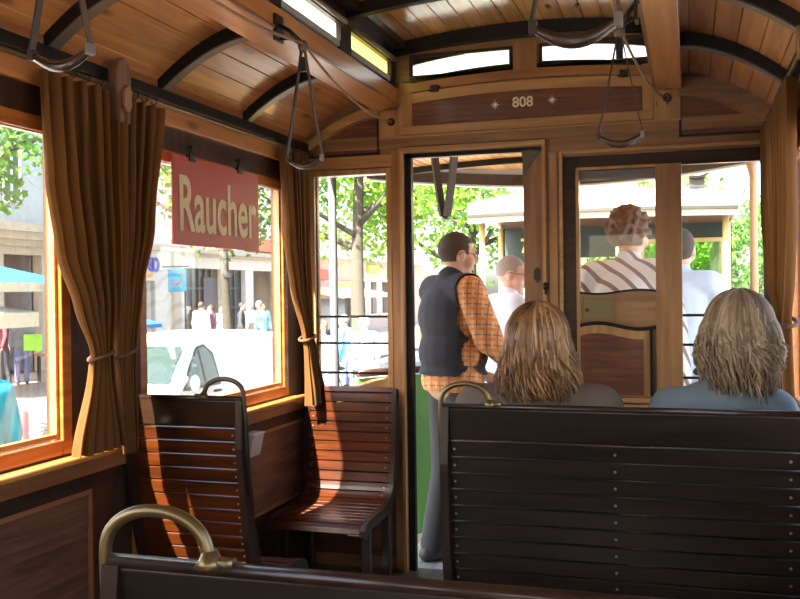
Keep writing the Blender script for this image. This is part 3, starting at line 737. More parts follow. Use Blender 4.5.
plaid = None
def plaid_mat():
    m = bpy.data.materials.new('orange_plaid'); m.use_nodes = True; nt = m.node_tree; N = nt.nodes.new; L = nt.links.new; p = nt.nodes['Principled BSDF']
    tc = N('ShaderNodeTexCoord'); col = None
    sx = N('ShaderNodeSeparateXYZ'); mp = N('ShaderNodeMapping'); mp.inputs['Rotation'].default_value = (0.12, .1, -.8); L(tc.outputs['Object'], mp.inputs[0]); L(mp.outputs[0], sx.inputs[0])
    prev = None; base = (.78, .33, .10, 1)
    for ax, per, ph, w, c in ((0, .05, 0, .14, (.14, .10, .12, 1)), (2, .05, 0, .14, (.14, .10, .12, 1)), (0, .05, .5, .25, (.85, .50, .25, 1)), (2, .05, .5, .25, (.62, .22, .07, 1))):
        a = N('ShaderNodeMath'); a.operation = 'MULTIPLY_ADD'; a.inputs[1].default_value = 1 / per; a.inputs[2].default_value = ph; L(sx.outputs[ax], a.inputs[0])
        f = N('ShaderNodeMath'); f.operation = 'FRACT'; L(a.outputs[0], f.inputs[0])
        g = N('ShaderNodeMath'); g.operation = 'LESS_THAN'; g.inputs[1].default_value = w; L(f.outputs[0], g.inputs[0])
        k = N('ShaderNodeMath'); k.operation = 'MULTIPLY'; k.inputs[1].default_value = .75; L(g.outputs[0], k.inputs[0])
        mx = N('ShaderNodeMix'); mx.data_type = 'RGBA'; L(k.outputs[0], mx.inputs[0]); mx.inputs[7].default_value = c
        if prev: L(prev, mx.inputs[6])
        else: mx.inputs[6].default_value = base
        prev = mx.outputs[2]
    L(prev, p.inputs['Base Color']); p.inputs['Roughness'].default_value = .9
    return m
plaid = plaid_mat()

def person(label, loc, heading, H=1.72, bulk=1.0, puff=0, shirt=None, trousers=None, hairm=None, vest=None, hem=None, arms=None, vox=.014, bald=False, glasses=False, fingers=True, lean=0, headyaw=0, seated=False, coat=False, group=None, shoes=None, curly=0, backpack=None, sleeves=1, headpitch=0, stride=.06, hairthick=.008):
    """local frame: +Y is where the person faces, origin between the feet"""
    t = thing('person', label, 'person', loc, heading, group); k = H / 1.72
    def v(x, y, z): return Vector((x, y + lean * max(0, z - .9), z)) * k
    hip, chest, neck = v(0, 0, .93), v(0, 0, 1.28), v(0, .005, 1.47)
    sh = [v(s * .185, -.005, 1.41) for s in (-1, 1)]
    arms = arms or [((-.24, -.02, 1.13), (-.25, .06, .88)), ((.24, -.02, 1.13), (.25, .06, .88))]
    el = [v(*a[0]) for a in arms]; wr = [v(*a[1]) for a in arms]
    hd, q, M = head_prims(v(0, .035, 1.60), headyaw, headpitch, k)
    kn = [v(s * .10, .03 + s * stride * .5, .49) for s in (-1, 1)]; an = [v(s * .11, -.02 + s * stride, .09) for s in (-1, 1)]
    def torso(g):
        return [('e', chest, ((.165 * bulk + g) * k, (.115 * bulk + g) * k, .20 * k)), ('e', v(0, 0, 1.10), ((.145 * bulk ** 1.4 + g) * k, (.110 * bulk ** 1.5 + g) * k, .17 * k)), ('e', v(0, -.005, .96), ((.160 * bulk + g) * k, (.120 * bulk + g) * k, .13 * k)),
                ('c', sh[0] + Vector((.02, 0, 0)), sh[1] - Vector((.02, 0, 0)), (.062 + g) * k, (.062 + g) * k)]
    body = torso(0) + [('c', neck - Vector((0, 0, .06)), v(0, .03, 1.55), .062 * k, .055 * k)] + hd
    for i in (0, 1):
        body += [('c', sh[i], el[i], .052 * k, .040 * k), ('c', el[i], wr[i], .040 * k, .027 * k)]
        body += [('c', v((-1, 1)[i] * .09, 0, .90), kn[i], .085 * k, .056 * k), ('c', kn[i], an[i], .054 * k, .036 * k), ('c', an[i] + Vector((0, -.02, -.04)) * k, an[i] + Vector((0, .15, -.06)) * k, .038 * k, .03 * k)]
        dd = (wr[i] - el[i]).normalized()
        body += hand(wr[i], dd, Vector(((-1, 1)[i], 0, .3)) if abs(dd.z) > .5 else Vector((0, 0, 1)), (-1, 1)[i] * (1 if fingers else 1), .45, k)
    blob('body', body, skin_m, t, vox if not fingers else .0085, 2)
    if trousers:
        P = [('e', v(0, -.005, .95), (.172 * k, .130 * k, .12 * k))]
        for i in (0, 1): P += [('c', v((-1, 1)[i] * .09, 0, .90), kn[i], .100 * k, .072 * k), ('c', kn[i], an[i] + Vector((0, 0, .0)), .072 * k, .062 * k)]
        blob('trousers', P, trousers, t, vox, 3)
        for i in (0, 1): blob('shoe', [('c', an[i] + Vector((0, -.03, -.05)) * k, an[i] + Vector((0, .16, -.06)) * k, .045 * k, .038 * k)], shoes or mat('dark_shoe', (.05, .04, .035, 1), .5), t, vox, 1)
    if shirt:
        g = .016; P = torso(g) + [('e', v(0, -.005, .90), ((.172 + g * .6) * k, (.132 + g * .6) * k, .10 * k)), ('c', neck - Vector((0, 0, .05)), neck + Vector((0, .01, .01)), .072 * k, .066 * k)]
        if coat: P += [('c', v(0, 0, .88), v(0, 0, .70), .19 * k, .20 * k)]
        for i in (0, 1):
            e2 = wr[i] if sleeves else el[i]
            P += [('c', sh[i], el[i], (.068 + puff) * k, (.058 + puff) * k), ('c', el[i], el[i].lerp(wr[i], .93 if sleeves else .05), (.058 + puff) * k, .045 * k)]
        blob('shirt', P, shirt, t, vox, 2, cut=(lambda c: c.z < hem * k and abs(c.x) < .22) if hem else None)
    if vest:
        P = torso(.036) + [('e', v(0, -.005, .93), (.188 * k, .150 * k, .11 * k)), ('c', neck - Vector((0, 0, .06)), neck + Vector((0, -.01, -.0)), .085 * k, .078 * k)]
        blob('vest', P, vest, t, vox, 3, cut=lambda c: (abs(c.x) > .195 * k and c.z > .9 * k) or c.z < .985 * k)
    if hairm: short_hair(q, M, k, hairm, t, hairthick, bald, curly, .008 if curly else .009 if fingers else .014)
    if fingers: face_parts(q, M, k, t, glasses)
    if backpack: blob('backpack', [('e', v(0, -.2, 1.22), (.14 * k, .09 * k, .22 * k))], backpack, t, vox, 2)
    return t

# man in the black waistcoat in the doorway
blackv = mat('black_waistcoat_cloth', (.028, .026, .030, 1), .9); greytr = mat('grey_trousers', (.05, .05, .052, 1), .9)
hair_dk = mat('cropped_dark_hair', (.060, .040, .026, 1), .8); hair_gr = mat('cropped_grey_hair', (.30, .24, .20, 1), .8); hair_br = mat('curly_brown_hair', (.13, .075, .045, 1), .8)
PF = -.13
person('person standing in the doorway, back turned, black waistcoat over orange plaid shirt, grey trousers', (-1.175, 4.70, PF), -.80, 1.72, bulk=1.16, puff=.016, hem=.90, shirt=plaid, trousers=greytr, hairm=hair_dk, vest=blackv,
       arms=[((-.25, .02, 1.14), (-.14, .24, .98)), ((.27, .05, 1.17), (.13, .27, 1.03))], glasses=True, vox=.012, headyaw=-.15, headpitch=-.12, hairthick=.004, lean=0)
whitesh = mat('white_shirt_cloth', (.72, .76, .82, 1), .85)
person('person on the front platform in a white shirt, grey balding head and glasses turned right', (-1.07, 5.46, PF), -1.0, 1.62, shirt=whitesh, trousers=mat('navy_trousers', (.03, .035, .06, 1), .9), hairm=hair_gr, glasses=True, vox=.013,
       headyaw=-.45, headpitch=-.2, lean=.06, hairthick=.002, arms=[((-.25, .02, 1.14), (-.2, .26, 1.0)), ((.26, .03, 1.15), (.2, .27, 1.02))])
def stripe_mat():
    m = bpy.data.materials.new('striped_shirt'); m.use_nodes = True; nt = m.node_tree; N = nt.nodes.new; L = nt.links.new; p = nt.nodes['Principled BSDF']
    tc = N('ShaderNodeTexCoord'); w = N('ShaderNodeTexWave'); w.inputs['Scale'].default_value = 5.5; w.bands_direction = 'DIAGONAL'; w.inputs['Distortion'].default_value = .6
    cr = N('ShaderNodeValToRGB'); cr.color_ramp.interpolation = 'CONSTANT'; cr.color_ramp.elements[0].color = (.22, .15, .13, 1); cr.color_ramp.elements[1].position = .22; cr.color_ramp.elements[1].color = (.62, .62, .60, 1)
    L(tc.outputs['Object'], w.inputs[0]); L(w.outputs[1], cr.inputs[0]); L(cr.outputs[0], p.inputs['Base Color']); p.inputs['Roughness'].default_value = .9
    return m
person('person with curly brown hair and striped shirt, seen through the glass of the sliding door', (-.31, 5.02, PF), -.25, 1.82, shirt=stripe_mat(), trousers=mat('navy_trousers', None), hairm=hair_br, vox=.013, curly=1, hairthick=.02, headyaw=-.2)
person('person in a pale blue shirt seen through the right fixed window, head behind the stile', (-.06, 5.46, PF), -.2, 1.75, shirt=mat('pale_blue_shirt', (.46, .54, .62, 1), .9), trousers=mat('beige_trousers', (.45, .42, .36, 1), .9), hairm=hair_dk, vox=.013,
       arms=[((-.25, .02, 1.14), (-.2, .2, .95)), ((.27, .02, 1.12), (.24, .16, .9))])

# two seated women (hair made of locks over a scalp volume)
def hair_mat(name, c0, c1, c2):
    m = bpy.data.materials.new(name); m.use_nodes = True; nt = m.node_tree; N = nt.nodes.new; L = nt.links.new; p = nt.nodes['Principled BSDF']
    at = N('ShaderNodeAttribute'); at.attribute_name = 'lock'; cr = N('ShaderNodeValToRGB'); e = cr.color_ramp.elements
    e[0].color = c0; e[1].color = c2; x = e.new(.55); x.color = c1
    L(at.outputs['Fac'], cr.inputs[0]); L(cr.outputs[0], p.inputs['Base Color']); p.inputs['Roughness'].default_value = .42; p.inputs['Anisotropic'].default_value = .5
    return m
def locks(name, parent, m, c, rx, ry, rz_, prof, n, seed, ends, wave=.006, rad=.0035, facing=PI / 2):
    """c scalp centre, prof(z) -> radius factor below the equator, ends(rnd, ang) -> z of the tip relative to c; face at +Y is left open"""
    rn = random.Random(seed); mb = MB(); cols = []
    for k in range(n):
        a = rn.uniform(0, 2 * PI); 
        da = (a - facing + PI) % (2 * PI) - PI
        if abs(da) < .62: continue
        th0 = rn.uniform(.0, 1.0) ** .7 * 1.35; zt = ends(rn, a); lay = rn.uniform(.94, 1.08); tw = rn.uniform(-.25, .25); ph = 9 * noise.noise(Vector((a * 1.6, th0, seed * 3))) + rn.uniform(-.5, .5); wv = wave * rn.uniform(.6, 1.3)
        pts = []; rs = []; n1 = 7; n2 = 11; r0 = rad * rn.uniform(.7, 1.4)
        for i in range(n1):
            th = th0 + (PI / 2 - th0) * i / n1; aa = a + tw * .4 * i / n1
            pts.append(Vector((c[0] + rx * lay * math.sin(th) * math.cos(aa), c[1] + ry * lay * math.sin(th) * math.sin(aa), c[2] + rz_ * lay * math.cos(th)))); rs.append(r0)
        for i in range(n2 + 1):
            f = i / n2; z = zt * f; g = prof(z) * lay; aa = a + tw * (.4 + .6 * f) + wave * 9 * math.sin(ph * 1.3 + f * 5) * f
            w1 = wv * math.sin(ph + f * 7) * f; w2 = wv * math.cos(ph * 1.7 + f * 8) * f
            pts.append(Vector((c[0] + (rx * g + w1) * math.cos(aa), c[1] + (ry * g + w1) * math.sin(aa) + w2, c[2] + z))); rs.append(r0 * (1 - .75 * f ** 2))
        nb = len(mb.bm.faces); mb.tube(pts, rs, 5); cols.append((len(pts) * 5, min(1, max(0, .48 + .75 * noise.noise(Vector((a * 2.2, th0 * 1.5, seed))) + rn.uniform(-.22, .22)))))
    o = mb.build(name, m, parent)
    at = o.data.attributes.new('lock', 'FLOAT', 'POINT'); i = 0; vals = []
    for cnt, val in cols: vals += [val] * cnt
    at.data.foreach_set('value', vals[:len(o.data.vertices)] + [0] * (len(o.data.vertices) - len(vals)))
    return o
def seated(label, loc, jacket, legs, H, shoulder_w=.19, tilt=0, hl=0):
    t = thing('person', label, 'person', loc, 0)
    def v(x, y, z): return Vector((x, y, z)) * H
    hz = .42
    top = lambda g: [('e', v(0, .0, hz + .37), ((.165 + g), (.115 + g), .20)), ('e', v(0, .02, hz + .14), ((.155 + g), (.115 + g), .17)), ('e', v(0, .03, hz + .07), (.170 + g, .125 + g, .09)),
                     ('c', v(-shoulder_w + .02, 0, hz + .52), v(shoulder_w - .02, 0, hz + .52), .060 + g, .060 + g), ('e', v(0, -.01, hz + .545), (.12 + g, .07 + g, .055 + g))]
    hd, q, M = head_prims(v(tilt, .035, hz + .70 + hl), tilt * -3, 0, .98)
    body = top(0) + [('c', v(0, 0, hz + .48), v(tilt, .02, hz + .63 + hl), .055, .050)] + hd
    sl_ = []; lg = []
    for s in (-1, 1):
        sh, el, wr = v(s * (shoulder_w - .01), 0, hz + .51), v(s * (shoulder_w + .005), .06, hz + .22), v(s * .09, .28, hz + .13)
        body += [('c', sh, el, .05, .038), ('c', el, wr, .038, .026)] + hand(wr, Vector((-s * .6, .5, -.15)), Vector((0, 0, 1)), -s, .4, .92)
        sl_ += [('c', sh, el, .068, .054), ('c', el, el.lerp(wr, .92), .054, .04)]
        hp, kn, an = v(s * .09, .06, hz + .05), v(s * .11, .44, hz + .04), v(s * .11, .42, .09)
        body += [('c', hp, kn, .08, .055), ('c', kn, an, .053, .036), ('c', an + Vector((0, -.02, -.04)), an + Vector((0, .13, -.06)), .034, .026)]
        lg += [('c', hp, kn, .092, .068), ('c', kn, an, .066, .052)]
    blob('body', body, skin_m, t, .0085, 2)
    blob('jacket', top(.018) + sl_ + [('c', v(0, -.01, hz + .55), v(0, .0, hz + .585), .068, .060)], jacket, t, .011, 2)
    blob('trousers', lg + [('e', v(0, .04, hz + .05), (.18, .14, .085))], legs, t, .014, 2)
    for s in (-1, 1): blob('shoe', [('c', v(s * .11, .40, .05), v(s * .11, .56, .04), .042, .034)], mat('dark_shoe', (.05, .04, .035, 1), .5), t, .012, 1)
    face_parts(q, M, .98, t)
    return t, v(tilt, .025, hz + .70 + hl)
w1, hc = seated('seated person with shoulder length light brown hair and brown jacket, on the aisle seat', (-.445, 2.83, -.042), mat('brown_jacket_cloth', (.17, .13, .10, 1), .95), mat('dark_jeans', (.03, .035, .05, 1), .9), 1.03, .195)
hm1 = hair_mat('light_brown_hair', (.12, .058, .024, 1), (.34, .175, .07, 1), (.72, .46, .21, 1))
hm2 = hair_mat('ash_blond_hair', (.13, .085, .05, 1), (.34, .25, .15, 1), (.66, .52, .34, 1))
def hairset(w, hc, m, n, seed, prof, ends, wave, sx=1.0, low=-.16, facecut=.05):
    c = hc + Vector((0, -.012, .03)); rx, ry, rz_ = .090 * sx, .106 * sx, .100
    P = [('e', c, (rx * .97, ry * .97, rz_ * .97))]
    for i in range(6):
        z = low * (i + 1) / 6; g = prof(z) * .90; P.append(('e', c + Vector((0, -.01, z)), (rx * g, ry * g, .04)))
    o = blob('hair_volume', P, mat('hair_under_' + m.name, tuple(x * .8 for x in m.node_tree.nodes['Color Ramp'].color_ramp.elements[1].color[:3]) + (1,), .7), w, .012, 2, cut=lambda v: v.y > c.y + facecut and v.z < c.z + .05)
    locks('hair', w, m, c, rx, ry, rz_, prof, n, seed, ends, wave)
hairset(w1, hc, hm1, 2300, 21, lambda z: 1 + 1.6 * max(0, -z) ** 1.0 * 1.35 if z > -.16 else 1.345 + (z + .16) * 1.2, lambda r, a: r.uniform(-.175, -.10) + .02 * math.sin(a * 9), .013)
w2, hc2 = seated('seated person with layered ash blond hair and denim blue jacket, on the window seat', (.085, 2.83, -.042), mat('denim_jacket_cloth', (.16, .21, .24, 1), .95), mat('dark_jeans', None), 1.03, .145, .047, .03)
hairset(w2, hc2, hm2, 2300, 33, lambda z: 1.10 + 1.3 * max(0, -z) if z > -.08 else 1.204 - 3.0 * (-z - .08), lambda r, a: r.uniform(-.21, -.05), .016, 1.0, -.12)
# collar of the denim jacket
blob('collar', [('c', (-.06, -.035, 1.03 * (.42 + .545)), (.06, -.035, 1.03 * (.42 + .545)), .028, .028), ('c', (-.06, -.035, 1.0), (-.075, .05, .985), .026, .02), ('c', (.06, -.035, 1.0), (.075, .05, .985), .026, .02)], mat('denim_jacket_cloth', None), w2, .010, 1)

# ================================================================== FRONT PLATFORM
pf = bpy.data.objects.new('front_platform', None); C.objects.link(pf); struct(pf)
def bow(x, y1, d=.75): return y1 - d * (x / 1.05) ** 2
xs = [-1.08 + 2.16 * i / 24 for i in range(25)]
MB().prism([(CX + xs[0], 4.16)] + [(CX + x, bow(x, 5.75)) for x in xs] + [(CX + xs[-1], 4.16)], -.19, PF, 'Z').build('platform_floor', wood('grey_platform_boards', (.40, .40, .40, 1), (.22, .22, .22, 1), 'Y', .5, .07, 'X'), pf)
MB().box(-1.3, -.6, 4.08, 4.2, PF, -.012).build('door_step', mat('worn_steel_tread', (.45, .46, .48, 1), .35, .6), pf)
def pz(x): return 1.998 + .05 * (1 - (x / 1.08) ** 2)
bm = MB()
for a, b in zip(xs, xs[1:]):
    for k in range(2):
        x0, x1 = a + (b - a) * k / 2, a + (b - a) * (k + 1) / 2
        bm.box(CX + x0 + .0015, CX + x1 - .0015, 4.16, bow((x0 + x1) / 2, 5.92), pz((x0 + x1) / 2), pz((x0 + x1) / 2) + .03)
bm.build('platform_ceiling_boards', wood('platform_boards', (.85, .42, .12, 1), (.62, .27, .07, 1), 'Y', .35, .09, 'X'), pf)
MB().prism([(CX + xs[0], 4.16)] + [(CX + x, bow(x, 5.98)) for x in xs] + [(CX + xs[-1], 4.16)], 2.11, 2.14, 'Z').build('platform_roof_skin', mat('grey_roof_canvas', None), pf)
f1 = MB(); f2 = MB()
for a, b in zip(xs, xs[1:]):
    f1.prism([(CX + a, bow(a, 5.90)), (CX + b, bow(b, 5.90)), (CX + b, bow(b, 5.95)), (CX + a, bow(a, 5.95))], 1.942, 2.01, 'Z')
    f2.prism([(CX + a, bow(a, 5.95)), (CX + b, bow(b, 5.95)), (CX + b, bow(b, 6.0)), (CX + a, bow(a, 6.0))], 1.935, 2.14, 'Z')
f1.build('fascia', dkX, pf); f2.build('outer_fascia', white_p, pf)
for s in (-1, 1): 
    a, b = sorted((side(1.05, s), side(1.09, s))); MB().box(a, b, 4.16, 5.17, 1.96, 2.11).build('side_fascia', mat('ivory_fascia', (.5, .48, .43, 1), .5), pf)
lo = [(CX + x, pz(x) - .035) for x in xs]; MB().strip(lo, [(a, b + .04) for a, b in lo], 5.30, 5.34).build('platform_rib', ribm, pf)
g = MB(); g2 = MB()
for a, b in zip(xs, xs[1:]):
    g.prism([(CX + a, bow(a, 5.70)), (CX + b, bow(b, 5.70)), (CX + b, bow(b, 5.73)), (CX + a, bow(a, 5.73))], PF, .80, 'Z')
g.build('dash_panel', mat('green_dash_paint', (.07, .20, .04, 1), .45), pf)
MB().tube([(CX + x, bow(x, 5.70), .83) for x in xs], .022, 10).build('dash_rail', bench_e, pf)
tag(MB().tube([(-1.755, 4.52, PF - .3), (-1.765, 4.52, 2.0)], .022, 12).build('grab_pole', mat('grey_painted_pole', (.06, .065, .065, 1), .5, .2)), 'grey upright grab pole on the left side of the front platform', 'pole')
tag(MB().tube([(.315, 5.08, PF), (.312, 5.08, 1.85), (.28, 5.06, 2.08)], [.020, .020, .04], 12).build('corner_post', wood('corner_post_wood', (.50, .30, .15, 1), (.35, .2, .09, 1), 'Z', .4)), 'pale wooden corner post on the right of the front platform', 'post')
t = thing('platform_gate', 'low orange wooden gate rail across the left platform entrance', 'gate', (-1.65, 4.68, PF))
MB().box(-.02, .02, -.44, .44, .86, .935).build('gate_rail', wood('gate_wood', (.66, .27, .09, 1), (.46, .17, .05, 1), 'Y', .35), t, .005)
MB().box(-.015, .015, -.42, -.38, 0, .86).build('gate_post', steel, t); MB().box(-.015, .015, .38, .42, 0, .86).build('gate_post', steel, t)
t = thing('platform_strap', 'looped leather strap hanging over the front platform, seen through the doorway', 'hand strap', (-1.235, 4.80, 1.68))
for k in (-1, 1):
    MB().ribbon([(k * (.008 + .05 * f ** .8), 0, .36 * f) for f in [i / 8 for i in range(9)]], .05, .014, (.5, 1, 0)).build('leather_strip', leather, t)
MB().ell((0, 0, 0), (.018, .014, .014)).build('strap_end', leather, t)
t = thing('controller_column', 'dark driving controller standing at the middle of the front platform', 'controller', (-.48, 5.50, PF))
MB().tube([(0, 0, 0), (0, 0, .75), (0, 0, .82), (0, 0, .86)], [.11, .11, .13, .09], 20).build('casing', mat('controller_iron', (.04, .045, .04, 1), .45, .4), t)
MB().tube([(0, 0, .86), (0, 0, .92), (.10, -.04, .93)], [.012, .012, .014], 8).build('crank', brass, t)

# ================================================================== LEADING TRAM
ivory = mat('ivory_tram_paint', (.56, .50, .33, 1), .4); ochre = mat('yellow_tram_paint', (.46, .34, .12, 1), .4); greenp = mat('dark_green_tram_paint', (.010, .022, .015, 1), .4)
lt = thing('tram_car', 'cream and yellow tram car with a rounded roof standing just ahead of this one', 'tram', (CX - .02, 7.62, -.9))
def bw2(x, y1=0, d=.22): return y1 + d * (x / 1.10) ** 2
xs2 = [-1.09 + 2.18 * i / 28 for i in range(29)]
def bowslab(name, z0, z1, m, off=0, th=.06):
    g = MB()
    for a, b in zip(xs2, xs2[1:]): g.prism([(a, bw2(a) - off), (b, bw2(b) - off), (b, bw2(b) - off + th), (a, bw2(a) - off + th)], z0 + .9, z1 + .9, 'Z')
    return g.build(name, m, lt)
bowslab('roof_edge', 1.86, 2.03, ivory, .02, .08); bowslab('roof_moulding', 1.905, 1.932, mat('olive_line', (.012, .011, .006, 1), .6), .06, .05)
g = MB(); n = 12
secs = []
for j in range(10):
    f = j / 9; yy = [0, .05, .15, .3, .55, .9, 1.5, 3, 6, 9.5][j]; hgt = [.0, .06, .12, .17, .22, .26, .30, .32, .32, .32][j]
    secs.append([g.bm.verts.new((x, max(bw2(x), 0) + yy * (1 - .0 * f), 2.93 + hgt * .5 * (1 - (x / 1.12) ** 8))) for x in xs2])
for A, B in zip(secs, secs[1:]):
    for i in range(28): f = g.bm.faces.new((A[i], A[i + 1], B[i + 1], B[i])); f.smooth = True
o = g.build('roof', mat('pale_roof_paint', (.55, .53, .46, 1), .6), lt); sm_ = o.modifiers.new('t', 'SOLIDIFY'); sm_.thickness = .04
bowslab('dash_panel', -.15, .82, ochre, 0, .04); bowslab('dash_top_rail', .82, .87, bench_e, .01, .06)
g = MB(); 
for a, b in zip(xs2, xs2[1:]): g.box(a, b - .002, .1 + bw2((a + b) / 2), 1.75, 2.80, 2.825)
g.build('platform_ceiling', wood('far_platform_boards', (.14, .05, .02, 1), (.08, .03, .012, 1), 'Y', .4), lt)
for x, y in ((-1.0, .30), (-1.02, 1.25), (1.0, .30), (1.05, 1.25), (.18, .02)):
    MB().tube([(x, y + .05, .75), (x, y + .05, 2.78)], .026, 10).build('corner_post', ochre, lt)
w = MB(); wall_rects(w, -1.1, 1.1, .7, 2.80, [(-.6, .05, .75, 2.5), (.30, 1.0, 2.08, 2.62), (-1.0, -.72, 1.6, 2.2)], 1.70, 1.76, 'Y'); w.build('bulkhead', greenp, lt)
MB().box(.28, 1.06, 1.68, 1.70, 1.0, 2.06).build('bulkhead_panel', ochre, lt)
f = MB(); frame(f, .26, 1.04, 2.04, 2.66, .04, 1.67, 1.71, 'Y'); f.build('bulkhead_window_frame', ochre, lt)
MB().box(.3, 1.0, 1.72, 1.725, 2.08, 2.62).build('bulkhead_pane', glass('green_reflection_glass', (.55, .72, .55, 1), 1.5), lt)  # green tint stands in for leaves reflected in the pane
for s in (-1, 1):
    w = MB(); a, b = sorted((s * 1.10, s * 1.06)); wall_rects(w, 1.7, 9.5, .6, 2.85, [(1.95 + i * 1.25, 3.0 + i * 1.25, 1.7, 2.62) for i in range(6)], a, b, 'X'); w.build('side_wall', ivory, lt)
MB().box(-1.05, 1.05, .3, 9.5, .62, .70).build('car_floor', floor_m, lt); MB().box(-.8, .8, .9, 9.2, .35, .62).build('underframe', steel, lt)
for y in (2.6, 7.4):
    for s in (-1, 1): MB().tube([(s * .68, y, .34), (s * .78, y, .34)], .34, 24).build('wheel', steel, lt)
text_mesh('car_digit', '7', .20, mat('gold_digit', (.7, .5, .15, 1), .4), lt, Matrix.Translation((-.86, 1.69, 2.62)) @ RZ, .002, .8, .004)
hl = MB().box(-.32, .30, .20, .26, 2.95, 3.35).build('roof_board', mat('bright_yellow_board', (.80, .60, .12, 1), .5), lt, .01)
lm = MB().tube([(.78, .10, 3.20), (.78, .20, 3.20)], [.13, .13], 24).build('headlamp', mat('lamp_glass_white', (.85, .85, .82, 1), .2), lt)
MB().tube([(.78 + .135 * math.cos(a), .10, 3.20 + .135 * math.sin(a)) for a in [2 * PI * k / 28 for k in range(28)]], .018, 8, closed=True).build('lamp_rim', steel, lm)
MB().box(.72, .84, .14, .2, 2.98, 3.07).build('lamp_stem', steel, lm)
MB().box(.45, .70, .22, .28, 2.96, 3.34).build('lamp_backboard', mat('bright_yellow_board', None), lt)

# ================================================================== STREET
asph = mat('pale_asphalt', (.16, .157, .152, 1), .9); pave = mat('pavement_slabs', (.24, .225, .2, 1), .9)
struct(MB().box(-90, 90, -70, 150, -1.0, -.9).build('street', asph))
struct(MB().box(-17.1, -9.6, -60, 90, -.9, -.78).build('pavement', pave))
struct(MB().box(7, 16, -60, 90, -.9, -.78).build('far_pavement', pave))
stucco = mat('cream_stucco', (.46, .40, .32, 1), .9); pale = mat('pale_blue_white_stucco', (.46, .49, .51, 1), .9); whit = mat('white_stucco', (.64, .61, .55, 1), .9)
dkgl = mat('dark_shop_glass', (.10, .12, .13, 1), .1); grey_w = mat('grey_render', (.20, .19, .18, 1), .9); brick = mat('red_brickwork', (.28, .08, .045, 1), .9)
FX = -17.0; G = -.78
def building(label, y0, y1, h, holes, m):
    t = thing('shop_building', label, 'building', (FX, y0, G)); w = MB()
    wall_rects(w, 0, y1 - y0, 0, h, [(a - y0, b - y0, c - G, d - G) for a, b, c, d in holes], -.35, 0, 'X'); w.build('street_wall', m, t)
    MB().box(-6, -5.9, 0, y1 - y0, 0, h).box(-6, -.3, 0, .1, 0, h).box(-6, -.3, y1 - y0 - .1, y1 - y0, 0, h).box(-6, 0, 0, y1 - y0, h, h + .2).build('rear_walls', m, t)
    return t
def on_b(t, y0, name, m, ya, yb, za, zb, xa, xb, bev=0): return MB().box(xa, xb, ya - y0, yb - y0, za - G, zb - G).build(name, m, t, bev)
# A: arcade with grey back wall
A0 = 12.0
A = building('pale corner building with a deep grey doorway and moulded cornice, seen in the left window', A0, 24.9, 8.5, [(20.1, 21.6, -.78, 2.40), (16.5, 19.3, -.78, 2.4), (13, 15.6, -.78, 2.4)], stucco)
on_b(A, A0, 'upper_storey', pale, A0, 24.9, 3.2, 7.7, 0, .05)
for za, zb, d in ((2.62, 2.78, .18), (2.78, 2.98, .38), (2.98, 3.2, .52)): on_b(A, A0, 'cornice', stucco, A0, 24.9, za, zb, 0, d)
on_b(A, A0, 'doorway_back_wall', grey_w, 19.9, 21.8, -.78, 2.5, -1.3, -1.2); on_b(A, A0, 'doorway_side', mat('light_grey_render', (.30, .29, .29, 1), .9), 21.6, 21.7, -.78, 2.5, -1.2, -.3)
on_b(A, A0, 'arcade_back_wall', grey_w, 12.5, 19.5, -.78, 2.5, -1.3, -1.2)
for ya in (14.2, 17.0, 20.0, 21.9, 23.6):
    o = on_b(A, A0, 'window', dkgl, ya, ya + .7, 3.72, 5.2, .04, .07); g = MB(); frame(g, ya - A0, ya - A0 + .7, 3.72 - G, 5.2 - G, .07, .06, .1, 'X'); g.box(.06, .1, ya - A0 + .32, ya - A0 + .38, 3.72 - G, 5.2 - G).box(.06, .1, ya - A0, ya - A0 + .7, 4.3 - G, 4.36 - G).build('window_bars', white_p, o)
g = MB()
rn = random.Random(5)
for cy, cz in ((20.75, .85), (21.0, .45), (21.25, .6), (21.4, .1)):
    g.tube([(-1.19, cy - A0 + .16 * math.cos(k * 1.1) * (1 + .3 * math.sin(k)), cz - G + .13 * math.sin(k * 1.4)) for k in range(12)], .022, 6)
g.build('graffiti', mat('brown_spray_paint', (.25, .13, .08, 1), .8), A)
# B: white shop with lettering
B0 = 24.9
Bd = building('white shop front with blue lettering and a coloured display window', B0, 29.0, 8.5, [(25.1, 27.2, -.5, 1.75)], whit)
on_b(Bd, B0, 'shop_window', mat('shop_display', (.40, .42, .40, 1), .3), 25.1, 27.2, -.5, 1.75, -.3, -.25)
o = on_b(Bd, B0, 'window_frame', mat('grey_frame', (.3, .3, .3, 1), .5), 27.16, 27.24, -.5, 1.75, -.1, .03); on_b(Bd, B0, 'display_poster', mat('red_orange_poster', (.70, .16, .06, 1), .6), 25.9, 27.0, -.3, .35, -.24, -.22); on_b(Bd, B0, 'display_poster', mat('yellow_poster', (.80, .60, .08, 1), .6), 25.2, 26.0, .1, .6, -.24, -.22)
text_mesh('shop_lettering', 'LAND', .62, mat('blue_letters', (.05, .06, .42, 1), .5), Bd, Matrix.Translation((.03, 26.7 - B0, 2.26 - G)) @ RX, .02, 1.0, .02)
on_b(Bd, B0, 'orange_stroke', mat('orange_letters', (.85, .35, .08, 1), .5), 26.0, 27.1, 1.86, 2.0, 0, .03)
on_b(Bd, B0, 'string_course', stucco, B0, 29.0, 2.75, 2.95, 0, .2); on_b(Bd, B0, 'pilaster', stucco, 28.3, 28.75, -.78, 2.75, 0, .12)
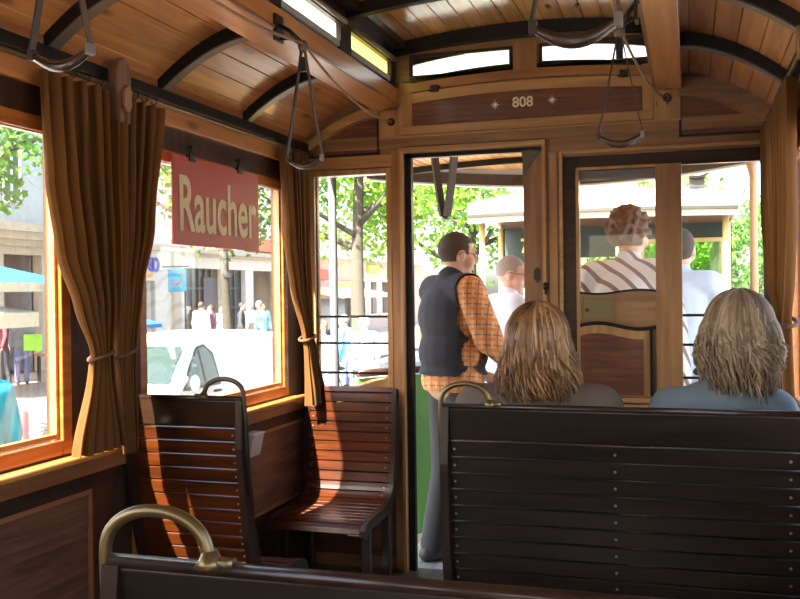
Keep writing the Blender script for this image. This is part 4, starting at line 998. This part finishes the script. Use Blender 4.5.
# C: row of shop windows between pillars
C0 = 29.0
Cd = building('cream arcade building with barred shop windows and white pillars, behind the white van', C0, 37.3, 8.5, [(29.15, 31.95, -.78, 2.22), (32.3, 33.9, -.78, 2.22), (34.6, 36.9, -.78, 2.22)], whit)
for ya, yb in ((29.15, 31.95), (32.3, 33.9)):
    on_b(Cd, C0, 'shop_glass', mat('reflecting_shop_glass', (.10, .10, .09, 1), .15), ya, yb, -.78, 2.22, -.33, -.28)
    g = MB()
    n = int((yb - ya) / .42)
    for k in range(n + 1): yy = ya + (yb - ya) * k / n; g.box(-.26, -.2, yy - .03 - C0, yy + .03 - C0, 0, 3.0)
    for z in (.75, 1.5): g.box(-.26, -.2, ya - C0, yb - C0, z - G - .03, z - G + .03)
    g.build('window_bars', mat('dark_bars', (.08, .08, .08, 1), .5), Cd)
on_b(Cd, C0, 'dark_door', mat('dark_blue_door', (.05, .06, .08, 1), .4), 30.85, 31.9, -.78, 1.9, -.27, -.18)
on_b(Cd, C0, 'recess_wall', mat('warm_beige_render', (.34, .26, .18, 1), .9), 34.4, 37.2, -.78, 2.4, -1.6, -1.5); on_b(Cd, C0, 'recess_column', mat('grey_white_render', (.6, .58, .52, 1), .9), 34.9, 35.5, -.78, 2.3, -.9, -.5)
for za, zb, d in ((2.63, 2.75, .15), (2.75, 2.92, .35)): on_b(Cd, C0, 'cornice', stucco, C0, 37.3, za, zb, 0, d)
on_b(Cd, C0, 'awning_fascia', mat('orange_red_fascia', (.70, .20, .09, 1), .6), 33.8, 37.3, 3.0, 3.5, 0, .3)
# D: brick pier and far shops
D0 = 37.3
Dd = building('far row of shops with brick pier, red and yellow signs and a cream awning', D0, 60, 5.2, [(39, 46.5, -.78, 1.0), (47, 48.3, 0, 1.9), (49, 50.3, 0, 1.9), (51, 52.5, 0, 1.9)], mat('pinkish_stucco', (.42, .32, .25, 1), .9))
on_b(Cd, C0, 'brick_pier', brick, 36.5, 37.25, -.78, 1.75, .02, .3)
on_b(Dd, D0, 'roof_band', mat('pale_roof_band', (.66, .62, .56, 1), .8), D0, 60, 3.0, 3.5, 0, .6)
on_b(Dd, D0, 'red_round_sign', mat('red_sign', (.72, .07, .04, 1), .5), 41.2, 42.6, 1.9, 2.4, .02, .15, .1)
on_b(Dd, D0, 'yellow_sign', mat('yellow_sign_board', (.85, .55, .05, 1), .5), 48.6, 50.4, 2.4, 2.75, .02, .15)
on_b(Dd, D0, 'orange_sign', mat('orange_sign_board', (.75, .45, .12, 1), .5), 43.4, 46.3, 1.5, 1.85, .02, .15)
MB().prism([(0, 2.35), (1.8, 2.0), (1.8, 1.8), (0, 2.1)], 40.2 - D0, 46.8 - D0, 'Y').build('awning', mat('salmon_awning', (.80, .50, .34, 1), .8), Dd)
for ya in (47, 49, 51):
    on_b(Dd, D0, 'window', dkgl, ya, ya + 1.3, 0, 1.9, -.3, -.25); g = MB(); frame(g, ya - D0 - .1, ya + 1.4 - D0, -.1 - G, 2.0 - G, .15, 0, .06, 'X'); g.build('window_surround', white_p, Dd)
on_b(Dd, D0, 'shop_glass', dkgl, 39, 46.5, -.78, 1.0, -.3, -.25)
# projecting cyan sign with a red smile
t = thing('projecting_sign', 'square cyan shop sign with a red smiling curve, projecting from the pillar', 'sign', (-16.45, 27.75, 1.76))
MB().box(-.33, .33, -.05, .05, -.38, .38).build('sign_board', mat('cyan_board', (.06, .34, .55, 1), .5), t, .03)
MB().tube([(-.2 + .4 * i / 10, -.055, -.05 - .14 * math.sin(PI * i / 10) + .06 * i / 10) for i in range(11)], .03, 8).ell((.2, -.055, .2), (.045, .02, .045)).build('red_smile', mat('red_mark', (.75, .05, .06, 1), .5), t)
MB().tube([(-.545, 0, .46), (.45, 0, .46)], .025, 8).build('sign_arm', steel, t)
# umbrellas
def umbrella(label, x, y, r, z_edge, z_top, m, mv, val, txt=None):
    t = thing('market_umbrella', label, 'parasol', (x, y, G)); g = MB(); top = g.bm.verts.new((0, 0, z_top - G)); c = [g.bm.verts.new((sx * r, sy * r, z_edge - G)) for sx, sy in ((-1, -1), (1, -1), (1, 1), (-1, 1))]
    for i in range(4): g.bm.faces.new((top, c[i], c[(i + 1) % 4]))
    o = g.build('canopy', m, t); q = o.modifiers.new('t', 'SOLIDIFY'); q.thickness = .02
    g = MB(); frame(g, -r, r, -r, r, .015, 0, 1, 'Y'); g.bm.free()
    g = MB(); zz = z_edge - G
    g.box(-r, r, -r, -r + .015, zz - val, zz).box(-r, r, r - .015, r, zz - val, zz).box(-r, -r + .015, -r + .015, r - .015, zz - val, zz).box(r - .015, r, -r + .015, r - .015, zz - val, zz); g.build('valance', mv, t)
    MB().tube([(0, 0, 0), (0, 0, z_top - G)], .03, 8).build('pole', white_p, t)
    if txt: text_mesh('valance_lettering', txt, val * .8, mat('grey_letters', (.35, .35, .35, 1), .6), t, Matrix.Translation((r + .004, .35, zz - val / 2)) @ RX, .002, 1.3)
umbrella('blue market umbrella with a cream valance over the pavement, in the left window', -14.2, 16.25, 1.30, 1.56, 2.0, mat('blue_canvas', (.01, .11, .36, 1), .8), mat('cream_canvas', (.5, .45, .33, 1), .8), .18, 'am Grill')
umbrella('low cream stall canopy beneath the blue umbrella', -14.0, 15.4, 1.0, .95, 1.2, mat('cream_canvas', None), mat('cream_canvas', None), .3)
umbrella('small blue parasol glimpsed beyond the van beside the shop window', -15.2, 22.9, .7, .45, .8, mat('blue_canvas', None), mat('blue_canvas', None), .1)
t = thing('stall_table', 'wooden stall table on the pavement beside the man with a green bag', 'table', (-14.6, 19.7, G))
MB().box(-.45, .45, -.9, .9, .62, .68).build('table_top', wood('stall_wood', (.5, .3, .15, 1), (.3, .17, .08, 1), 'Y', .6), t)
for sx in (-.4, .4):
    for sy in (-.8, .8): MB().box(sx - .03, sx + .03, sy - .03, sy + .03, 0, .62).build('leg', steel, t)
tag(MB().box(-14.8, -14.3, 19.7, 20.15, -.10, .02).build('cardboard_box', mat('cardboard', (.5, .36, .22, 1), .8), None, .01), 'brown box lying on the wooden stall table', 'box')

# van
vn = thing('van', 'white delivery van parked beside the tram, nose to the left', 'van', (-6.0, 9.0, -.9)); vn.scale = (1, 1.12, .965)
prof = [(0.02, .28), (-.03, .55), (.05, .80), (.25, .93), (.95, 1.06), (1.18, 1.30), (1.48, 1.56), (1.72, 1.655), (2.1, 1.70), (3.2, 1.71), (3.85, 1.64), (4.0, 1.45), (4.12, .95), (4.12, .32), (3.7, .25), (.4, .25)]
g = MB(); g.prism(prof, -1.6, 0, 'X')
for v_ in g.bm.verts:
    if v_.co.z > 1.0: v_.co.x += (-.8 - v_.co.x) * .20 * (v_.co.z - 1.0) / .7
    if v_.co.y < .3: v_.co.x += (-.8 - v_.co.x) * .12
o = g.build('body', mat('white_van_paint', (.62, .62, .62, 1), .3, coat=.3), vn, .07); o.modifiers['bevel'].segments = 4
for f in o.data.polygons: f.use_smooth = False
def vx(z): return -.8 + .8 * (1 - .20 * max(0, z - 1.0) / .7) 
vg = mat('dark_van_glass', (.02, .035, .03, 1), .12)
g = MB(); P = [(1.00, 1.10), (1.20, 1.33), (1.44, 1.545)]
for (y0, z0), (y1, z1) in zip(P, P[1:]):
    a0, a1 = .8 - .10, .8 - .10; 
    q0 = .70 * (1 - .2 * (z0 - 1) / .7); q1 = .70 * (1 - .2 * (z1 - 1) / .7)
    vs = [g.bm.verts.new(p) for p in ((-.8 - q0, y0 - .015, z0 + .03), (-.8 + q0, y0 - .015, z0 + .03), (-.8 + q1, y1 - .015, z1 + .03), (-.8 - q1, y1 - .015, z1 + .03))]; g.bm.faces.new(vs)
g.build('windshield', vg, vn)
def sidepoly(name, P, m, off=.012):
    g = MB(); A = [g.bm.verts.new((vx(z) + off, y, z)) for y, z in P]; g.bm.faces.new(A); return g.build(name, m, vn)
sidepoly('side_window_seal', [(1.08, 1.02), (1.30, 1.30), (1.56, 1.56), (1.76, 1.58), (1.93, 1.45), (1.97, 1.02)], mat('black_rubber', (.03, .03, .03, 1), .6), .010)
sidepoly('side_window', [(1.16, 1.05), (1.34, 1.30), (1.58, 1.53), (1.74, 1.55), (1.89, 1.43), (1.93, 1.05)], mat('van_side_glass', (.07, .09, .055, 1), .12), .014)
sidepoly('window_interior_edge', [(1.60, 1.05), (1.58, 1.5), (1.61, 1.52), (1.63, 1.05)], mat('black_rubber', None), .018)
MB().tube([(vx(z) + .006, y, z) for y, z in ((.98, 1.1), (1.12, 1.32), (1.40, 1.60), (1.75, 1.665), (2.6, 1.69))], .010, 6).build('roof_gutter', mat('grey_seam', (.35, .36, .38, 1), .5), vn)
MB().tube([(vx(z) + .004, y, z) for y, z in ((2.02, .4), (2.03, 1.0), (1.98, 1.5))], .006, 6).build('door_seam', mat('grey_seam', None), vn)
MB().ell((.13, 1.16, 1.12), (.06, .05, .10)).build('wing_mirror', mat('white_van_paint', None), vn); MB().tube([(.0, 1.2, 1.02), (.12, 1.18, 1.05)], .012, 8).build('mirror_arm', mat('black_rubber', None), vn)
MB().box(-.04, .012, 1.85, 1.98, .92, .95).build('door_handle', mat('black_rubber', None), vn)
for s in (-1.32, -.28): MB().ell((s, .05, .70), (.16, .06, .10)).build('headlight', mat('headlight_glass', (.55, .58, .6, 1), .1, coat=.5), vn)
g = MB()
for k in range(5): g.box(-1.12, -.48, -.04, .0, .56 + k * .045, .585 + k * .045)
g.build('grille', mat('black_rubber', None), vn)
MB().box(-1.55, -.05, -.08, .02, .30, .47).build('bumper', mat('grey_bumper', (.3, .3, .3, 1), .5), vn, .03)
for y in (.75, 3.4):
    for s in (-.04, -1.56): 
        o = MB().tube([(s - .08, y, .29), (s + .08, y, .29)], .29, 24).build('wheel', mat('black_rubber', None), vn); MB().tube([(s - .085, y, .29), (s + .085, y, .29)], .17, 16).build('hub_cap', chrome, o)

# bicycles
def bicycle():
    t = thing('bicycle', 'x', 'bicycle', (0, 0, 0)); tyre = mat('black_rubber', None)
    for y in (-.52, .52):
        w_ = MB().tube([(0, y + .33 * math.cos(a), .34 + .33 * math.sin(a)) for a in [2 * PI * k / 28 for k in range(28)]], .018, 6, closed=True).build('wheel', tyre, t)
        g = MB()
        for k in range(12): a = 2 * PI * k / 12; g.tube([(0, y, .34), (0, y + .32 * math.cos(a), .34 + .32 * math.sin(a))], .003, 4)
        g.build('spokes', chrome, w_)
    fr = mat('bicycle_frame_paint', (.12, .15, .22, 1), .3)
    MB().tube([(0, -.52, .34), (0, -.12, .32), (0, .34, .78), (0, -.22, .80), (0, -.12, .32)], .015, 8).tube([(0, -.52, .34), (0, -.22, .80)], .012, 6).tube([(0, .52, .34), (0, .36, .70), (0, .32, .93)], .015, 8).build('bicycle_frame', fr, t)
    MB().tube([(-.26, .16, .98), (-.22, .30, 1.0), (0, .33, .96), (.22, .30, 1.0), (.26, .16, .98)], .012, 8).build('handlebar', chrome, t)
    MB().ell((0, -.25, .93), (.08, .14, .035)).tube([(0, -.22, .8), (0, -.24, .92)], .013, 8).build('saddle', tyre, t)
    MB().tube([(-.1, -.12, .16), (.0, -.12, .30), (.1, -.12, .46)], .010, 6).build('pedal_crank', chrome, t)
    return t
bk = bicycle(); bk.location = (-5.75, 14.6, -.9); bk.rotation_euler[2] = .9; bk['label'] = 'parked bicycle seen through the end window, left of the person in light grey'
for i, (x, y, a, lab) in enumerate(((-7.2, 15.7, .7, 'parked bicycle behind the front one at the end window, with saddle to the left'), (-5.05, 15.7, 1.1, 'parked bicycle right of the person in light grey, beyond the end window'), (-7.4, 18.0, .8, 'farthest parked bicycle beyond the end window, by the tree trunk'))):
    b = copy_tree(bk); b.location = (x, y, -.9); b.rotation_euler[2] = a; b['label'] = lab

# trees
def leafmat(name, c):
    m = mat(name, c, .6, trans=.45); return m
def tree(label, x, y, trunk_h, crown_c, crown_r, n, seed, m, tr=.14, leaf=.15, lean=0, branches=5):
    rn = random.Random(seed); t = thing('tree', label, 'tree', (x, y, G)); cz = crown_c - G
    g = MB(); pts = [(lean * f + .05 * math.sin(f * 5 + seed), .04 * math.cos(f * 6), cz * f) for f in [i / 8 for i in range(9)]]
    g.tube(pts, [tr * (1.25 - .75 * i / 8) for i in range(9)], 10)
    for k in range(branches):
        a = 2 * PI * k / branches + seed; h = trunk_h - G + .3 * k; L = crown_r * .8
        g.tube([(lean * h / cz, 0, h), (lean * h / cz + math.cos(a) * L * .45, math.sin(a) * L * .45, h + .5), (math.cos(a) * L, math.sin(a) * L, h + 1.5)], [tr * .5, tr * .35, tr * .12], 6)
    g.build('trunk', mat('grey_brown_bark', (.045, .038, .027, 1), .95), t)
    cl = []
    for k in range(46):
        while True:
            p = Vector([rn.uniform(-1, 1) for _ in range(3)])
            if p.length < 1: break
        cl.append((Vector((p.x * crown_r, p.y * crown_r, cz + p.z * crown_r * .8)), rn.uniform(.35, .8) * crown_r / 2.6))
    bm = bmesh.new()
    for k in range(n):
        c, s = rn.choice(cl); d = Vector([rn.gauss(0, 1) for _ in range(3)]); d = d.normalized() * s * rn.uniform(.5, 1.15); p = c + d
        u = Vector([rn.uniform(-1, 1) for _ in range(3)]).normalized(); w = u.cross(Vector([rn.uniform(-1, 1) for _ in range(3)])).normalized(); L = leaf * rn.uniform(.7, 1.3)
        bm.faces.new([bm.verts.new(q) for q in (p - u * L * .5, p + w * L * .3, p + u * L * .5, p - w * L * .3)])
    me = bpy.data.meshes.new('foliage'); bm.to_mesh(me); bm.free(); me.materials.append(m); o = bpy.data.objects.new('foliage', me); C.objects.link(o); o.parent = t
lg = leafmat('fresh_lime_leaves', (.19, .34, .04, 1)); dg_ = leafmat('mid_green_leaves', (.09, .21, .035, 1))
tree('leafy street tree whose crown fills the top of the left window', -11.2, 12.4, 3.4, 5.3, 2.9, 6500, 1, dg_, .14, .16)
tree('slim street tree behind the van, its crown showing around the red sign', -12.0, 22.8, 2.6, 5.6, 3.6, 7500, 2, dg_, .125, .18)
tree('lime green street tree with a thick trunk in the left end window', -7.6, 21.2, 2.3, 5.6, 3.5, 9000, 3, lg, .17, .18)
tree('pale green tree beyond the doorway, behind the man in the waistcoat', -5.6, 24.5, 1.8, 4.6, 3.6, 9000, 4, lg, .16, .19)
tree('green tree behind the leading tram, right of the doorway', -2.6, 31, 1.2, 3.2, 3.4, 7000, 5, lg, .16, .22)
tree('dark green tree straight ahead, seen through the leading tram', 1.0, 36, .6, 2.4, 3.2, 6000, 6, dg_, .16, .22)
tree('green tree far to the right ahead, beside the end of the leading tram', 5.2, 40, .6, 1.8, 2.4, 4000, 7, dg_, .14, .22)

# passers-by
def col(n, r, g, b): return mat('cloth_' + n, (r, g, b, 1), .9)
def walker(label, x, y, h, shirt, tr, hair, heading=0, z=G, **k):
    return person(label, (x, y, z), heading, h, shirt=shirt, trousers=tr, hairm=hair, vox=.026, fingers=False, **k)
jeans = col('blue_jeans', .10, .16, .30); whh = mat('white_hair', (.70, .68, .62, 1), .8); drk = col('dark', .05, .05, .06)
t = walker('person with white hair and grey shirt on the pavement beside a green bag', -15.0, 18.3, 1.72, col('grey_shirt', .16, .17, .19), jeans, whh, .8)
tag(MB().box(-14.75, -14.30, 18.05, 18.15, .02, .40).build('shopping_bag', mat('lime_green_bag', (.35, .75, .08, 1), .5), None, .02), 'lime green bag held against the grey shirted person with white hair', 'bag')
walker('person in a maroon top at the left edge of the photo, by the stall', -15.5, 18.35, 1.70, col('maroon', .25, .05, .07), drk, hair_br, 2.2)
walker('person in a turquoise coat cut off by the left edge of the photo', -4.68, 5.25, 1.86, col('turquoise', .01, .24, .28), drk, hair_br, 1.2, z=-.9, coat=True)
tag(MB().tube([(-4.80, 5.85, -.9), (-4.80, 5.85, .42)], .05, 10).build('barrier_post', mat('red_post', (.75, .05, .05, 1), .4)), 'short red post beside the turquoise coat', 'post')
peds = [(-13.8, 24.6, 1.84, col('white_top', .62, .60, .56), drk, hair_dk, 'person in a white top behind the van roof, tallest of the group at its left'),
        (-13.8, 25.25, 1.74, col('plum_top', .14, .06, .10), jeans, hair_dk, 'person in a dark plum top beside the one in white, left of the tree trunk'),
        (-14.4, 27.0, 1.66, col('cream_top', .5, .45, .38), drk, hair_br, 'person in a cream top directly left of the slim tree trunk'),
        (-13.8, 27.2, 1.78, drk, drk, hair_dk, 'person dressed in black right of the slim tree trunk'),
        (-13.8, 27.9, 1.72, col('pale_pink_top', .58, .38, .33), jeans, hair_gr, 'person in a pale pink top between the black and maroon dressed ones'),
        (-13.8, 28.55, 1.82, col('dark_maroon', .22, .04, .08), jeans, hair_gr, 'person in a dark maroon top before the beige recess'),
        (-13.1, 27.3, 1.76, col('sky_blue_top', .22, .48, .60), jeans, hair_br, 'person in a sky blue top just right of the maroon top'),
        (-13.8, 30.2, 1.82, col('lilac_top', .50, .36, .42), drk, hair_br, 'person in a lilac top near the brick pier, right of the sky blue top'),
        (-10.6, 23.6, 1.55, col('rose_top', .55, .32, .30), jeans, hair_dk, 'dark haired person in a rose top just right of the van roof')]
for i, (x, y, h, s_, tr, hh, lab) in enumerate(peds): walker(lab, x, y, h, s_, tr, hh, (i * 1.7) % 6.2)
walker('person in a dark jacket and jeans behind the grey pole in the left end window', -5.65, 14.0, 1.74, col('dark_jacket', .06, .07, .10), jeans, hair_br, 2.6, z=-.9)
walker('person in a light grey jacket seen through the middle of the left end window', -5.05, 14.3, 1.80, col('light_grey_jacket', .50, .54, .56), col('pale_grey_trousers', .42, .42, .42), whh, 1.0, z=-.9, coat=False)
walker('person in a bright blue jacket and rucksack behind the light grey jacket', -6.1, 16.2, 1.78, col('bright_blue_jacket', .12, .38, .75), jeans, hair_br, 1.4, z=-.9, backpack=col('blue_rucksack', .16, .45, .80))
walker('person in a red top far off, left of the thick tree trunk', -14.5, 40.5, 1.75, col('red_top', .55, .08, .08), drk, hair_dk, 1.0)
